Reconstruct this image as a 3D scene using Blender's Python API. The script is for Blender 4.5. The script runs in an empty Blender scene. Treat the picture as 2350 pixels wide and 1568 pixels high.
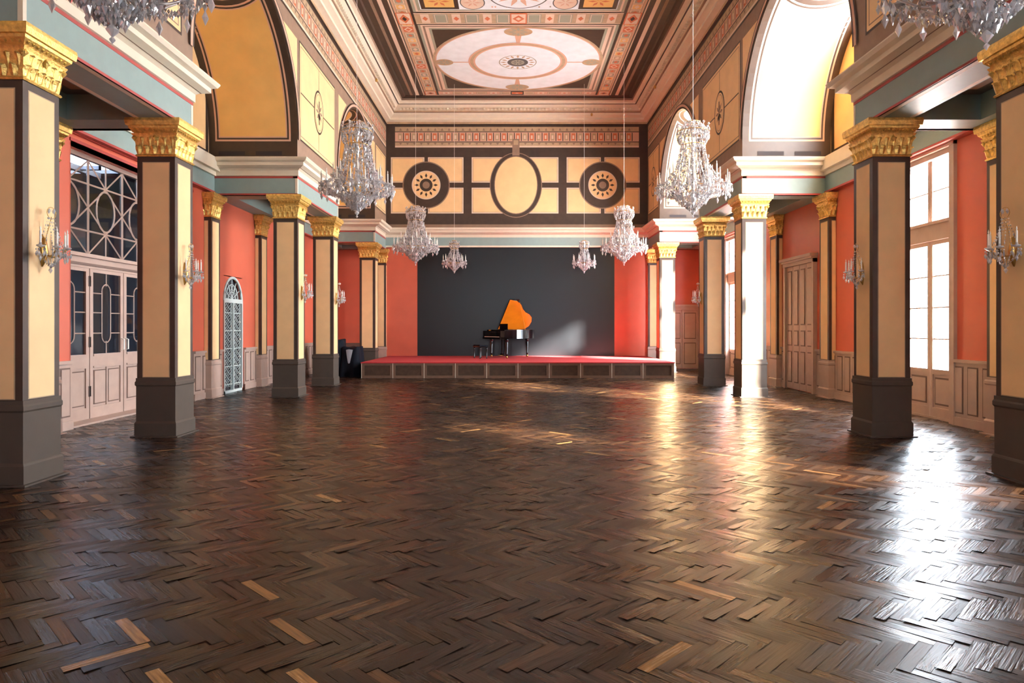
import bpy, math, random
from mathutils import Vector, Matrix
random.seed(7)
C = bpy.context.scene.collection
sc = bpy.context.scene
PI = math.pi
cos, sin = math.cos, math.sin

# ------------------------------------------------------------------ camera
cam = bpy.data.cameras.new('camera'); co = bpy.data.objects.new('camera', cam); C.objects.link(co)
co.location = (-0.16, 0, 1.6); co.rotation_euler = (PI/2, 0, 0)
cam.lens = 24.0; cam.sensor_width = 36.0; cam.clip_end = 200
cam.shift_x = -2/2350; cam.shift_y = -32/2350
sc.camera = co
# ------------------------------------------------------------------ world, sun, exposure
w = bpy.data.worlds.new('world'); sc.world = w; w.use_nodes = True
wn = w.node_tree; bg = wn.nodes['Background']
bg.inputs[0].default_value = (0.80, 0.90, 1.0, 1); bg.inputs[1].default_value = 27.0
sun = bpy.data.lights.new('sun', 'SUN'); sun.energy = 95; sun.angle = 0.075; sun.color = (1, .90, .76)
so = bpy.data.objects.new('sun', sun); C.objects.link(so); so.location = (20, -10, 15)
so.rotation_euler = Vector((-1.0, 0.84, -0.56)).to_track_quat('-Z', 'Y').to_euler()
sc.view_settings.view_transform = 'Standard'; sc.view_settings.look = 'None'
sc.view_settings.exposure = 1.15; sc.view_settings.gamma = 1.0; sc.view_settings.use_curve_mapping = False
cy = sc.cycles
cy.use_denoising = True; cy.max_bounces = 8; cy.diffuse_bounces = 5; cy.glossy_bounces = 3
cy.transmission_bounces = 4; cy.transparent_max_bounces = 8; cy.sample_clamp_indirect = 8
cy.caustics_reflective = False; cy.caustics_refractive = False

# hall dimensions
HX = 5.1; PX = 6.98; WX = 7.13; YE = 26.6; YS = -4.0; ZC = 10.35
S = .55                                   # column width
COLY = [6.88, 9.98, 15.65, 18.75, 24.45]  # front faces of the columns
ZA = 4.64; ZB = 5.07; ZT = 5.45           # architrave, frieze, cornice top
BLOCKS = [(-1.9, 1.73), (6.88, 10.53), (15.65, 19.30), (24.45, YE)]
BAYS = [(1.73, 6.88), (10.53, 15.65), (19.30, 24.45)]
ZSPR = 5.92

def portal(name, loc, rot, sx, sz):
    l = bpy.data.lights.new(name, 'AREA'); l.shape = 'RECTANGLE'; l.size = sx; l.size_y = sz
    l.cycles.is_portal = True
    o = bpy.data.objects.new(name, l); C.objects.link(o); o.location = loc; o.rotation_euler = rot
    return o
WINY = [(3.4, 5.0), (11.3, 14.3), (20.4, 23.4)]
for a, b in WINY:
    portal('sky_portal', (WX+.32, (a+b)/2, 2.75), (0, PI/2, 0), 3.8, b-a)
REAR_FILL = [(-2.6, -1.95), (1.95, 2.6)]  # openings added behind the camera to brighten camera-facing column sides
for a, b in REAR_FILL:
    portal('sky_portal', ((a+b)/2, YS-.3, 3.2), (PI/2, 0, 0), b-a, 3.4)

# ------------------------------------------------------------------ materials
def mat(name, col, rough=.6, metal=0., noise=0., nscale=6., bump=0., bscale=40., spec=.5, emis=None, coat=0.):
    m = bpy.data.materials.new(name); m.use_nodes = True
    n = m.node_tree; b = n.nodes['Principled BSDF']
    b.inputs['Base Color'].default_value = (*col, 1); b.inputs['Roughness'].default_value = rough
    b.inputs['Metallic'].default_value = metal; b.inputs['Specular IOR Level'].default_value = spec
    if coat: b.inputs['Coat Weight'].default_value = coat; b.inputs['Coat Roughness'].default_value = .08
    tc = n.nodes.new('ShaderNodeTexCoord')
    if noise:
        t = n.nodes.new('ShaderNodeTexNoise'); t.inputs['Scale'].default_value = nscale; t.inputs['Detail'].default_value = 6
        n.links.new(tc.outputs['Object'], t.inputs['Vector'])
        r = n.nodes.new('ShaderNodeValToRGB')
        r.color_ramp.elements[0].position = .3; r.color_ramp.elements[1].position = .7
        r.color_ramp.elements[0].color = (*[c*(1-noise) for c in col], 1)
        r.color_ramp.elements[1].color = (*[min(1, c*(1+noise)) for c in col], 1)
        n.links.new(t.outputs['Fac'], r.inputs[0]); n.links.new(r.outputs[0], b.inputs['Base Color'])
    if bump:
        t2 = n.nodes.new('ShaderNodeTexNoise'); t2.inputs['Scale'].default_value = bscale; t2.inputs['Detail'].default_value = 4
        n.links.new(tc.outputs['Object'], t2.inputs['Vector'])
        bp = n.nodes.new('ShaderNodeBump'); bp.inputs['Strength'].default_value = bump; bp.inputs['Distance'].default_value = .01
        n.links.new(t2.outputs['Fac'], bp.inputs['Height']); n.links.new(bp.outputs[0], b.inputs['Normal'])
    if emis:
        b.inputs['Emission Color'].default_value = (*emis[0], 1); b.inputs['Emission Strength'].default_value = emis[1]
    return m
M = {}
M['yellow'] = mat('ochre_paint', (.84, .56, .28), .55, noise=.05, nscale=3)
M['gold_paint'] = mat('golden_paint', (.78, .47, .15), .5, noise=.07, nscale=2)
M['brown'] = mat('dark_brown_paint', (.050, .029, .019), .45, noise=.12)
M['midbrown'] = mat('mid_brown_paint', (.27, .175, .12), .6, noise=.08)
M['tan'] = mat('tan_paint', (.47, .33, .20), .6, noise=.1)
M['pale'] = mat('pale_pink_paint', (.72, .56, .44), .6)
M['cream'] = mat('cream_plaster', (.76, .68, .54), .5, noise=.03)
M['teal'] = mat('grey_teal_paint', (.25, .345, .33), .5, noise=.04)
M['redline'] = mat('red_trim_paint', (.42, .06, .05), .5)
M['dado'] = mat('taupe_dado_paint', (.082, .062, .048), .5, spec=.25, noise=.05)
M['terra'] = mat('terracotta_paint', (.60, .125, .07), .38, noise=.06, nscale=1.5)
M['woodp'] = mat('rose_brown_joinery', (.45, .32, .26), .4, noise=.06, nscale=5)
M['woodd'] = mat('joinery_shadow_gap', (.14, .08, .06), .5)
M['gold'] = mat('gilded_plaster', (.86, .55, .16), .38, metal=.75, noise=.3, nscale=22, bump=.6, bscale=50)
M['brass'] = mat('brass', (.55, .33, .10), .3, metal=1)
M['black'] = mat('black_satin_wall', (.005, .0065, .009), .34, spec=.5)
M['ceilwhite'] = mat('ceiling_white', (.80, .88, .93), .7, noise=.05, nscale=4)
M['rose'] = mat('rose_line_paint', (.66, .40, .29), .7)
M['orange'] = mat('orange_red_paint', (.62, .17, .07), .6)
M['green'] = mat('grey_green_paint', (.33, .33, .25), .6)
M['grey'] = mat('slate_grey_paint', (.10, .10, .10), .6)
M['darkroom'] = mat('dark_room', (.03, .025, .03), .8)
M['carpet'] = mat('red_carpet', (.42, .02, .025), .9, noise=.12, nscale=30)
M['stagewood'] = mat('stage_panel_wood', (.07, .04, .026), .6, noise=.15, nscale=8, spec=.2)
M['stageframe'] = mat('stage_frame_wood', (.15, .085, .055), .55, spec=.25, noise=.1)
M['lacquer'] = mat('black_lacquer', (.006, .006, .007), .08, spec=.6)
M['amber'] = mat('amber_varnish_and_reflection', (.60, .20, .010), .3, noise=.1, nscale=3)
M['keys'] = mat('ivory_keys', (.85, .82, .74), .3)
M['candle'] = mat('white_candle', (.9, .87, .8), .4)
M['cloth'] = mat('dark_navy_cloth', (.003, .004, .009), .8, spec=.2)
M['greycloth'] = mat('grey_cloth', (.25, .26, .29), .8)
M['iron'] = mat('pale_painted_iron', (.55, .62, .60), .4)
M['terrace'] = mat('terrace_paving', (.6, .58, .55), .8, noise=.05)
M['steel'] = mat('hinge_steel', (.12, .09, .08), .5)
M['milky'] = mat('added_lunette_glow', (.8, .85, .9), .5, emis=((.93, .96, 1.0), 27.0))  # emission stands in for daylight on the upper arches and walls
def crystal():
    m = bpy.data.materials.new('crystal'); m.use_nodes = True; n = m.node_tree; n.nodes.clear()
    o = n.nodes.new('ShaderNodeOutputMaterial'); g = n.nodes.new('ShaderNodeBsdfGlass'); g.inputs['IOR'].default_value = 1.55
    g.inputs['Roughness'].default_value = .02
    g.inputs['Color'].default_value = (1, 1, 1, 1)
    d = n.nodes.new('ShaderNodeBsdfDiffuse'); d.inputs['Color'].default_value = (.95, .95, 1, 1)
    gl = n.nodes.new('ShaderNodeBsdfGlossy'); gl.inputs['Roughness'].default_value = .06; gl.inputs['Color'].default_value = (1, 1, 1, 1)
    a = n.nodes.new('ShaderNodeMixShader'); a.inputs[0].default_value = .22
    b = n.nodes.new('ShaderNodeMixShader'); b.inputs[0].default_value = .36
    tr = n.nodes.new('ShaderNodeBsdfTranslucent'); tr.inputs['Color'].default_value = (1, 1, 1, 1); b2 = n.nodes.new('ShaderNodeMixShader'); b2.inputs[0].default_value = .45
    n.links.new(d.outputs[0], b2.inputs[1]); n.links.new(tr.outputs[0], b2.inputs[2]); n.links.new(b2.outputs[0], b.inputs[1]); n.links.new(gl.outputs[0], b.inputs[2])
    n.links.new(b.outputs[0], a.inputs[1]); n.links.new(g.outputs[0], a.inputs[2]); n.links.new(a.outputs[0], o.inputs[0])
    return m
M['crystal'] = crystal()
def pane(name, tint, gl):
    m = bpy.data.materials.new(name); m.use_nodes = True; n = m.node_tree; n.nodes.clear()
    o = n.nodes.new('ShaderNodeOutputMaterial'); t = n.nodes.new('ShaderNodeBsdfTransparent'); t.inputs[0].default_value = (*tint, 1)
    g = n.nodes.new('ShaderNodeBsdfGlossy'); g.inputs['Roughness'].default_value = .03
    x = n.nodes.new('ShaderNodeMixShader'); x.inputs[0].default_value = gl
    n.links.new(t.outputs[0], x.inputs[1]); n.links.new(g.outputs[0], x.inputs[2]); n.links.new(x.outputs[0], o.inputs[0])
    return m
M['pane'] = pane('window_glass', (.97, .98, .99), .05)
M['darkpane'] = pane('blue_grey_glass', (.75, .84, .95), .06)
def floor_mat():
    m = bpy.data.materials.new('herringbone_oak'); m.use_nodes = True; n = m.node_tree; b = n.nodes['Principled BSDF']
    at = n.nodes.new('ShaderNodeAttribute'); at.attribute_name = 'tone'
    uv = n.nodes.new('ShaderNodeUVMap'); uv.uv_map = 'UVMap'
    mp = n.nodes.new('ShaderNodeMapping'); mp.inputs['Scale'].default_value = (5, 70, 1)
    n.links.new(uv.outputs[0], mp.inputs[0])
    t = n.nodes.new('ShaderNodeTexNoise'); t.inputs['Scale'].default_value = 1.0; t.inputs['Detail'].default_value = 5
    n.links.new(mp.outputs[0], t.inputs['Vector'])
    r = n.nodes.new('ShaderNodeValToRGB'); e = r.color_ramp.elements
    e[0].position = 0; e[0].color = (.020, .010, .006, 1); e[1].position = 1; e[1].color = (.34, .18, .065, 1)
    for p, c in ((.3, (.016, .008, .005, 1)), (.7, (.050, .024, .011, 1)), (.93, (.12, .058, .022, 1))):
        q = e.new(p); q.color = c
    n.links.new(at.outputs['Fac'], r.inputs[0])
    mx = n.nodes.new('ShaderNodeMixRGB'); mx.blend_type = 'MULTIPLY'; mx.inputs[0].default_value = .7
    r2 = n.nodes.new('ShaderNodeValToRGB'); r2.color_ramp.elements[0].position = .3; r2.color_ramp.elements[1].position = .65
    r2.color_ramp.elements[0].color = (.35, .35, .35, 1); r2.color_ramp.elements[1].color = (1.25, 1.2, 1.15, 1)
    n.links.new(t.outputs['Fac'], r2.inputs[0])
    n.links.new(r.outputs[0], mx.inputs[1]); n.links.new(r2.outputs[0], mx.inputs[2]); n.links.new(mx.outputs[0], b.inputs['Base Color'])
    tc = n.nodes.new('ShaderNodeTexCoord'); t3 = n.nodes.new('ShaderNodeTexNoise'); t3.inputs['Scale'].default_value = 1.3; t3.inputs['Detail'].default_value = 5
    n.links.new(tc.outputs['Object'], t3.inputs['Vector'])
    add = n.nodes.new('ShaderNodeMath'); add.operation = 'MULTIPLY_ADD'; add.inputs[1].default_value = .16; 
    n.links.new(t3.outputs['Fac'], add.inputs[0])
    ad2 = n.nodes.new('ShaderNodeMath'); ad2.operation = 'MULTIPLY_ADD'; ad2.inputs[1].default_value = .14; ad2.inputs[2].default_value = .10
    at2 = n.nodes.new('ShaderNodeAttribute'); at2.attribute_name = 'gloss'
    ad3 = n.nodes.new('ShaderNodeMath'); ad3.operation = 'MULTIPLY_ADD'; ad3.inputs[1].default_value = .14; ad3.inputs[2].default_value = .10
    n.links.new(at2.outputs['Fac'], ad3.inputs[0]); n.links.new(ad3.outputs[0], ad2.inputs[2])
    n.links.new(t.outputs['Fac'], ad2.inputs[0]); n.links.new(ad2.outputs[0], add.inputs[2]); n.links.new(add.outputs[0], b.inputs['Roughness'])
    bp = n.nodes.new('ShaderNodeBump'); bp.inputs['Strength'].default_value = .5; bp.inputs['Distance'].default_value = .004
    n.links.new(t.outputs['Fac'], bp.inputs['Height']); n.links.new(bp.outputs[0], b.inputs['Normal'])
    b.inputs['Specular IOR Level'].default_value = .29
    return m
M['floor'] = floor_mat()

# ------------------------------------------------------------------ mesh helpers
class MB:
    def __init__(s): s.v = []; s.f = []; s.m = []; s.sm = []; s.mats = []
    def mi(s, m):
        if m not in s.mats: s.mats.append(m)
        return s.mats.index(m)
    def face(s, pts, m, smooth=False):
        i = len(s.v); s.v += [tuple(p) for p in pts]; s.f.append(tuple(range(i, i+len(pts)))); s.m.append(s.mi(m)); s.sm.append(smooth)
    def grid(s, rows, m, smooth=True, closed=False):
        i0 = len(s.v); nc = len(rows[0])
        for r in rows: s.v += [tuple(p) for p in r]
        for a in range(len(rows)-1):
            for b in range(nc if closed else nc-1):
                c = (b+1) % nc
                s.f.append((i0+a*nc+b, i0+a*nc+c, i0+(a+1)*nc+c, i0+(a+1)*nc+b)); s.m.append(s.mi(m)); s.sm.append(smooth)
    def box(s, x0, x1, y0, y1, z0, z1, m, faces='xXyYzZ'):
        if x0 > x1: x0, x1 = x1, x0
        if y0 > y1: y0, y1 = y1, y0
        if z0 > z1: z0, z1 = z1, z0
        i = len(s.v)
        s.v += [(x0,y0,z0),(x1,y0,z0),(x1,y1,z0),(x0,y1,z0),(x0,y0,z1),(x1,y0,z1),(x1,y1,z1),(x0,y1,z1)]
        F = {'z':(0,3,2,1),'Z':(4,5,6,7),'y':(0,1,5,4),'Y':(2,3,7,6),'x':(3,0,4,7),'X':(1,2,6,5)}
        k = s.mi(m)
        for c in faces: s.f.append(tuple(i+q for q in F[c])); s.m.append(k); s.sm.append(False)
    def lathe(s, prof, m, c=(0,0,0), n=12, smooth=True):
        rows = [[(c[0]+r*cos(2*PI*k/n), c[1]+r*sin(2*PI*k/n), c[2]+z) for k in range(n)] for r, z in prof]
        s.grid(rows, m, smooth, True)
    def tube(s, pts, r, m, n=6, smooth=True, closed=False):
        pts = [Vector(p) for p in pts]; rows = []; L = len(pts)
        for i, p in enumerate(pts):
            if closed: t = pts[(i+1) % L]-pts[i-1]
            else: t = pts[min(i+1, L-1)]-pts[max(i-1, 0)]
            t.normalize(); a = Vector((0, 0, 1)) if abs(t.z) < .95 else Vector((1, 0, 0))
            u = t.cross(a).normalized(); v = t.cross(u); rr = r[i] if isinstance(r, (list, tuple)) else r
            rows.append([p+rr*(cos(2*PI*k/n)*u+sin(2*PI*k/n)*v) for k in range(n)])
        if closed: rows.append(rows[0])
        s.grid(rows, m, smooth, True)
    def octa(s, c, rx, rz, m, rz2=None, n=5, ph=0):
        rz2 = rz2 or rz; i = len(s.v); k = s.mi(m)
        s.v.append((c[0], c[1], c[2]+rz)); s.v.append((c[0], c[1], c[2]-rz2))
        for q in range(n): s.v.append((c[0]+rx*cos(2*PI*q/n+ph), c[1]+rx*sin(2*PI*q/n+ph), c[2]))
        for q in range(n):
            a = i+2+q; b = i+2+(q+1) % n
            s.f += [(i, a, b), (i+1, b, a)]; s.m += [k, k]; s.sm += [False, False]
    def frusta(s, cx, cy, prof, m, square=True):   # square stacked rings of half-width h at height z
        rows = [[(cx-h, cy-h, z), (cx+h, cy-h, z), (cx+h, cy+h, z), (cx-h, cy+h, z)] for h, z in prof]
        s.grid(rows, m, False, True)
    def build(s, name, parent=None, loc=None):
        me = bpy.data.meshes.new(name); me.from_pydata(s.v, [], s.f)
        for m in s.mats: me.materials.append(M[m])
        me.polygons.foreach_set('material_index', s.m); me.polygons.foreach_set('use_smooth', s.sm); me.update()
        o = bpy.data.objects.new(name, me); C.objects.link(o)
        if parent: o.parent = parent
        if loc: o.location = loc
        return o
def thing(name, label, cat, loc=(0,0,0), rz=0, group=None):
    o = bpy.data.objects.new(name, None); C.objects.link(o); o.location = loc; o.rotation_euler = (0, 0, rz); o.empty_display_size = .2
    o['label'] = label; o['category'] = cat; o['kind'] = 'thing'
    if group: o['group'] = group
    return o
def tag(o, label, cat, group=None):
    o['label'] = label; o['category'] = cat
    if group: o['group'] = group
    return o
def struct(o, label=None):
    o['kind'] = 'structure'
    if label: o['label'] = label
    return o
def kids(o): return [c for c in bpy.data.objects if c.parent == o]
def dup(root, loc, rz, label=None):
    r = root.copy(); C.objects.link(r); r.location = loc; r.rotation_euler = (0, 0, rz)
    if label: r['label'] = label
    for ch in CH[root.name]:
        c = ch.copy(); C.objects.link(c); c.parent = r
        for g in CH.get(ch.name, []):
            d = g.copy(); C.objects.link(d); d.parent = c
    return r
CH = {}
def note(root):
    ks = kids(root); CH[root.name] = ks
    for k in ks: CH[k.name] = kids(k)

class Canvas:                       # flat painting on a plane: p = O + a*u + b*v, layers lie 2 mm apart
    def __init__(s, mb, O, u, v, n): s.mb = mb; s.O = Vector(O); s.u = Vector(u); s.v = Vector(v); s.n = Vector(n)
    def P(s, a, b, l): return s.O+s.u*a+s.v*b+s.n*(.002*l)
    def poly(s, pts, m, l=1): s.mb.face([s.P(a, b, l) for a, b in pts], m)
    def rect(s, a0, a1, b0, b1, m, l=1): s.poly([(a0,b0),(a1,b0),(a1,b1),(a0,b1)], m, l)
    def frame(s, a0, a1, b0, b1, t, m, l=1):
        s.rect(a0, a1, b0, b0+t, m, l); s.rect(a0, a1, b1-t, b1, m, l); s.rect(a0, a0+t, b0+t, b1-t, m, l); s.rect(a1-t, a1, b0+t, b1-t, m, l)
    def disc(s, a, b, ra, rb, m, l=1, n=48): s.poly([(a+ra*cos(2*PI*k/n), b+rb*sin(2*PI*k/n)) for k in range(n)], m, l)
    def ring(s, a, b, ra, rb, t, m, l=1, n=48):
        for k in range(n):
            p, q = 2*PI*k/n, 2*PI*(k+1)/n
            s.poly([(a+ra*cos(p), b+rb*sin(p)), (a+ra*cos(q), b+rb*sin(q)), (a+(ra-t)*cos(q), b+(rb-t)*sin(q)), (a+(ra-t)*cos(p), b+(rb-t)*sin(p))], m, l)
    def diamond(s, a, b, ra, rb, m, l=1): s.poly([(a-ra, b), (a, b-rb), (a+ra, b), (a, b+rb)], m, l)
    def petals(s, a, b, r0, r1, k, m, l=1, wd=.5):
        for i in range(k):
            t = 2*PI*i/k; d = PI/k*wd; rm = (r0+r1)/2
            s.poly([(a+r0*cos(t), b+r0*sin(t)), (a+rm*cos(t+d), b+rm*sin(t+d)), (a+r1*cos(t), b+r1*sin(t)), (a+rm*cos(t-d), b+rm*sin(t-d))], m, l)

# ------------------------------------------------------------------ floor: herringbone, real planks
def make_floor():
    W = .066; n = 6; g = .0009; x0, x1, y0, y1 = -7.8, 7.8, YS, YE
    vs, fs, tone, uvs = [], [], [], []
    c, s_ = cos(-PI/4), sin(-PI/4)
    R = int(27/W)
    def clip(x, y): return x0-.3 < x < x1+.3 and y0-.3 < y < y1+.3
    def add(i0, j0, i1, j1, horiz):
        cx, cyy = (i0+i1)/2*W, (j0+j1)/2*W
        X, Y = cx*c-cyy*s_, cx*s_+cyy*c+11
        if not clip(X, Y): return
        k = len(vs); tilt = random.gauss(0, .009), random.gauss(0, .0042)
        for (a, b) in ((i0*W+g, j0*W+g), (i1*W-g, j0*W+g), (i1*W-g, j1*W-g), (i0*W+g, j1*W-g)):
            dx, dy = a-cx, b-cyy
            x = min(max(a*c-b*s_, x0), x1); y = min(max(a*s_+b*c+11, y0), y1)
            vs.append((x, y, tilt[0]*dx*.8+tilt[1]*dy*4))
        fs.append((k, k+1, k+2, k+3))
        t = random.random()
        t = t*.78 if t < .95 else .8+random.random()*.2
        tone.append(t)
        ou, ov = random.random()*50, random.random()*50
        q = [(0, 0), (n*W, 0), (n*W, W), (0, W)] if horiz else [(0, 0), (0, W), (n*W, W), (n*W, 0)]
        uvs.extend([(ou+a, ov+b) for a, b in q])
    for i in range(-R, R):
        for q in range(-R//n-2, R//n+2):
            j = i-2*n*q
            if abs(j) <= R: add(i, j, i+n, j+1, True)
            j = i-(2*n-1)-2*n*q
            if abs(j) <= R: add(i, j, i+1, j+n, False)
    nb = len(vs)
    vs += [(x0, y0, -.0035), (x1, y0, -.0035), (x1, y1, -.0035), (x0, y1, -.0035)]
    fs.append((nb, nb+1, nb+2, nb+3)); tone.append(0); uvs += [(0, 0)]*4
    me = bpy.data.meshes.new('floor'); me.from_pydata(vs, [], fs); me.materials.append(M['floor'])
    at = me.attributes.new('tone', 'FLOAT', 'FACE'); at.data.foreach_set('value', tone)
    a2 = me.attributes.new('gloss', 'FLOAT', 'FACE'); a2.data.foreach_set('value', [random.random()**2 for _ in tone])
    ul = me.uv_layers.new(name='UVMap'); ul.data.foreach_set('uv', [c_ for uv in uvs for c_ in uv])
    o = bpy.data.objects.new('floor', me); C.objects.link(o)
    struct(o, 'dark glossy herringbone parquet floor of the ballroom')
make_floor()

# ------------------------------------------------------------------ outer walls
def wall_open(mb, sx, xa, xb, y0, y1, z0, z1, ops, m):
    ys = y0
    for (a, b, za, zb) in sorted(ops):
        mb.box(sx*xa, sx*xb, ys, a, z0, z1, m)
        if za > z0: mb.box(sx*xa, sx*xb, a, b, z0, za, m)
        if zb < z1: mb.box(sx*xa, sx*xb, a, b, zb, z1, m)
        ys = b
    mb.box(sx*xa, sx*xb, ys, y1, z0, z1, m)
WT = .42
def wainscot(mb, sx, y0, y1, zt=1.03):
    x = WX; f = lambda a, b, c, d, e, g, m: mb.box(sx*a, sx*b, c, d, e, g, m)
    f(x-.03, x+.01, y0, y1, 0, zt, 'woodp'); f(x-.07, x, y0, y1, zt, zt+.05, 'woodp'); f(x-.055, x, y0, y1, 0, .14, 'woodp')
    n = max(1, round((y1-y0)/.34)); wd = (y1-y0)/n
    for k in range(n):
        a = y0+k*wd+.05; b = y0+(k+1)*wd-.05
        f(x-.034, x-.02, a, b, .2, zt-.06, 'woodd'); f(x-.042, x-.02, a+.025, b-.025, .225, zt-.085, 'woodp')
LDOOR = (10.75, 14.85, 0, 4.55)
IRON = (16.42, 17.55)
DRIGHT = (16.35, 18.15)
for side, sx in (('left', -1), ('right', 1)):
    mb = MB()
    if sx > 0:
        ops = [(a, b, 0.0, 4.62) for a, b in WINY]
        low = ops
    else:
        low = [LDOOR, (IRON[0], IRON[1], 0, 2.85)]
    wall_open(mb, sx, WX, WX+WT, YS, YE+.4, 0, 4.9, low, 'terra')
    ups = [(a+.1, b, 5.95, 8.1) for a, b in WINY[1:]] if sx > 0 else []
    wall_open(mb, sx, WX, WX+WT, YS, YE+.4, 4.9, 10.6, ups, 'yellow')
    # wainscots between pilasters and openings
    segs = {1: [(-4, 2.7), (5.7, 11.3), (14.3, 16.35), (18.15, 20.4), (23.4, YE)],
            -1: [(-4, 10.75), (14.85, 16.32), (17.65, YE)]}[sx]
    for a, b in segs: wainscot(mb, sx, a, b)
    # wall architrave in the wide bays
    for a, b in BAYS:
        mb.box(sx*(PX+.02), sx*WX, a, b, ZA+.08, ZB, 'teal'); mb.box(sx*(PX), sx*WX, a, b, ZA+.04, ZA+.08, 'redline')
        mb.box(sx*(PX-.03), sx*WX, a, b, ZB, ZB+.1, 'cream'); mb.box(sx*(PX-.12), sx*WX, a, b, ZB+.1, ZT, 'cream')
        # painted frame on the lunette wall above
        c = Canvas(mb, (sx*(WX-.004), 0, 0), (0,1,0), (0,0,1), (-sx,0,0))
        c.frame(a+.03, b-.03, ZT+.05, 8.6, .14, 'brown', 1)
    struct(mb.build('wall_'+side))

# nave (clerestory) walls with the arches and their painted soffits
def arch_pts(y0, y1, n=28):
    yc = (y0+y1)/2; r = (y1-y0)/2
    return [(y0, ZT)]+[(yc-r*cos(PI*k/n), ZSPR+r*sin(PI*k/n)) for k in range(n+1)]+[(y1, ZT)]
ZTOP = 9.52
for side, sx in (('left', -1), ('right', 1)):
    mb = MB(); x = sx*HX
    for a, b in BLOCKS: mb.face([(x, a, ZT), (x, b, ZT), (x, b, ZC), (x, a, ZC)], 'midbrown')
    mb.face([(x, YS, 0), (x, BLOCKS[0][0], 0), (x, BLOCKS[0][0], ZC), (x, YS, ZC)], 'midbrown')
    for a, b in BAYS:
        P = arch_pts(a, b)
        for (p, q) in zip(P, P[1:]):
            mb.face([(x, p[0], p[1]), (x, q[0], q[1]), (x, q[0], ZC), (x, p[0], ZC)], 'midbrown') if abs(p[0]-q[0]) > 1e-6 else None
        rows = [[(sx*xx, y, z) for xx in (HX, WX+.02)] for y, z in P]
        mb.grid(rows, 'brown', False)
        # painted soffit
        yc = (a+b)/2; r = (b-a)/2
        def sp(xx, s, off=.004):
            rr = r-off
            if s < ZSPR-ZT: return (sx*xx, yc-rr, ZT+s)
            t = (s-(ZSPR-ZT))/r
            return (sx*xx, yc-rr*cos(t), ZSPR+rr*sin(t))
        TOT = 2*(ZSPR-ZT)+PI*r
        def sp2(xx, s, off=.004):
            return sp(xx, s, off) if s < TOT/2+1e-6 else (lambda p: (p[0], 2*yc-p[1], p[2]))(sp(xx, TOT-s, off))
        xc = (HX+WX)/2; hw = (WX-HX)/2; sc_ = TOT/2
        for mir in (0, 1):
            for (ins, s0, m, off, Rr) in ((.15, .42, 'rose', .004, 1.06), (.19, .46, 'brown', .006, 1.10), (.23, .50, 'rose', .008, 1.14), (.26, .53, 'gold_paint', .010, 1.17)):
                xs = [xc-hw+ins+(2*hw-2*ins)*k/12 for k in range(13)]
                rows = []
                for j in range(25):
                    row = []
                    for xx in xs:
                        s1 = sc_-math.sqrt(max(0, Rr*Rr-(xx-xc)**2))
                        s = s0+(s1-s0)*j/24
                        row.append(sp2(xx, TOT-s if mir else s, off))
                    rows.append(row)
                mb.grid(rows, m, True)
            # dark ventilation slots just above the cornice
            for (q0, q1) in ((.35, .95), (1.2, 1.8)):
                s = (.1, .19)
                pts = [sp2(HX+q0, s[0], .012), sp2(HX+q1, s[0], .012), sp2(HX+q1, s[1], .012), sp2(HX+q0, s[1], .012)]
                if mir: pts = [(p[0], 2*yc-p[1], p[2]) for p in pts]
                mb.face(pts, 'darkroom')
        for (r0, r1, m, off) in ((.0, .93, 'rose', .004), (0, .90, 'brown', .006), (0, .78, 'pale', .008), (0, .74, 'gold_paint', .010), (0, .3, 'brown', .012), (0, .22, 'pale', .014)):
            rows = []
            for j in range(7):
                rr = r1*j/6
                rows.append([sp2(xc+rr*cos(2*PI*k/32), sc_+rr*sin(2*PI*k/32), off) for k in range(32)])
            mb.grid(rows, m, True, True)
    # paint on the nave face
    c = Canvas(mb, (x, 0, 0), (0,1,0), (0,0,1), (-sx,0,0))
    def frieze(c, a0, a1, l=1):
        c.rect(a0, a1, 8.62, 9.42, 'tan', l); c.rect(a0, a1, 8.62, 8.68, 'pale', l+1); c.rect(a0, a1, 8.56, 8.62, 'brown', l+1)
        c.rect(a0, a1, 8.82, 8.85, 'brown', l+1); c.rect(a0, a1, 9.21, 9.24, 'brown', l+1); c.rect(a0, a1, 9.42, 9.52, 'brown', l+1)  # topmost brown band paints in the shadow line under the cornice
        c.rect(a0, a1, 8.85, 9.21, 'rose', l+1)
        k = 0; t = a0+.12
        while t < a1-.3:
            c.rect(t, t+.15, 8.89, 9.17, 'orange' if k % 2 else 'tan', l+2); c.rect(t+.04, t+.11, 8.95, 9.09, 'pale', l+3)
            c.rect(t+.19, t+.225, 8.87, 9.19, 'brown', l+2); c.poly([(t+.04, 9.27), (t+.15, 9.27), (t+.095, 9.38)], 'midbrown', l+2)
            c.poly([(t+.04, 8.80), (t+.15, 8.80), (t+.095, 8.71)], 'midbrown', l+2)
            t += .27; k += 1
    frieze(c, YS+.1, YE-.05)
    for a, b in BLOCKS:
        a_, b_ = a+.12, (b-.35 if b < YE else b-.1)
        c.rect(a_, b_, 5.95, 8.25, 'brown', 1); c.rect(a_+.04, b_-.04, 5.99, 8.21, 'yellow', 2)
        c.frame(a_+.1, b_-.1, 6.05, 8.15, .02, 'midbrown', 3)
        ym = (a_+b_)/2
        c.rect(ym-.012, ym+.012, 6.06, 8.14, 'brown', 3); c.rect(a_+.1, b_-.1, 7.05, 7.08, 'brown', 3)
        c.disc(ym, 7.06, .42, .55, 'brown', 4); c.disc(ym, 7.06, .37, .50, 'yellow', 5); c.disc(ym, 7.06, .33, .46, 'midbrown', 6); c.disc(ym, 7.06, .315, .445, 'yellow', 7)
        c.petals(ym, 7.06, .05, .28, 8, 'midbrown', 8, .7); c.disc(ym, 6.95, .07, .09, 'brown', 9)
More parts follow.
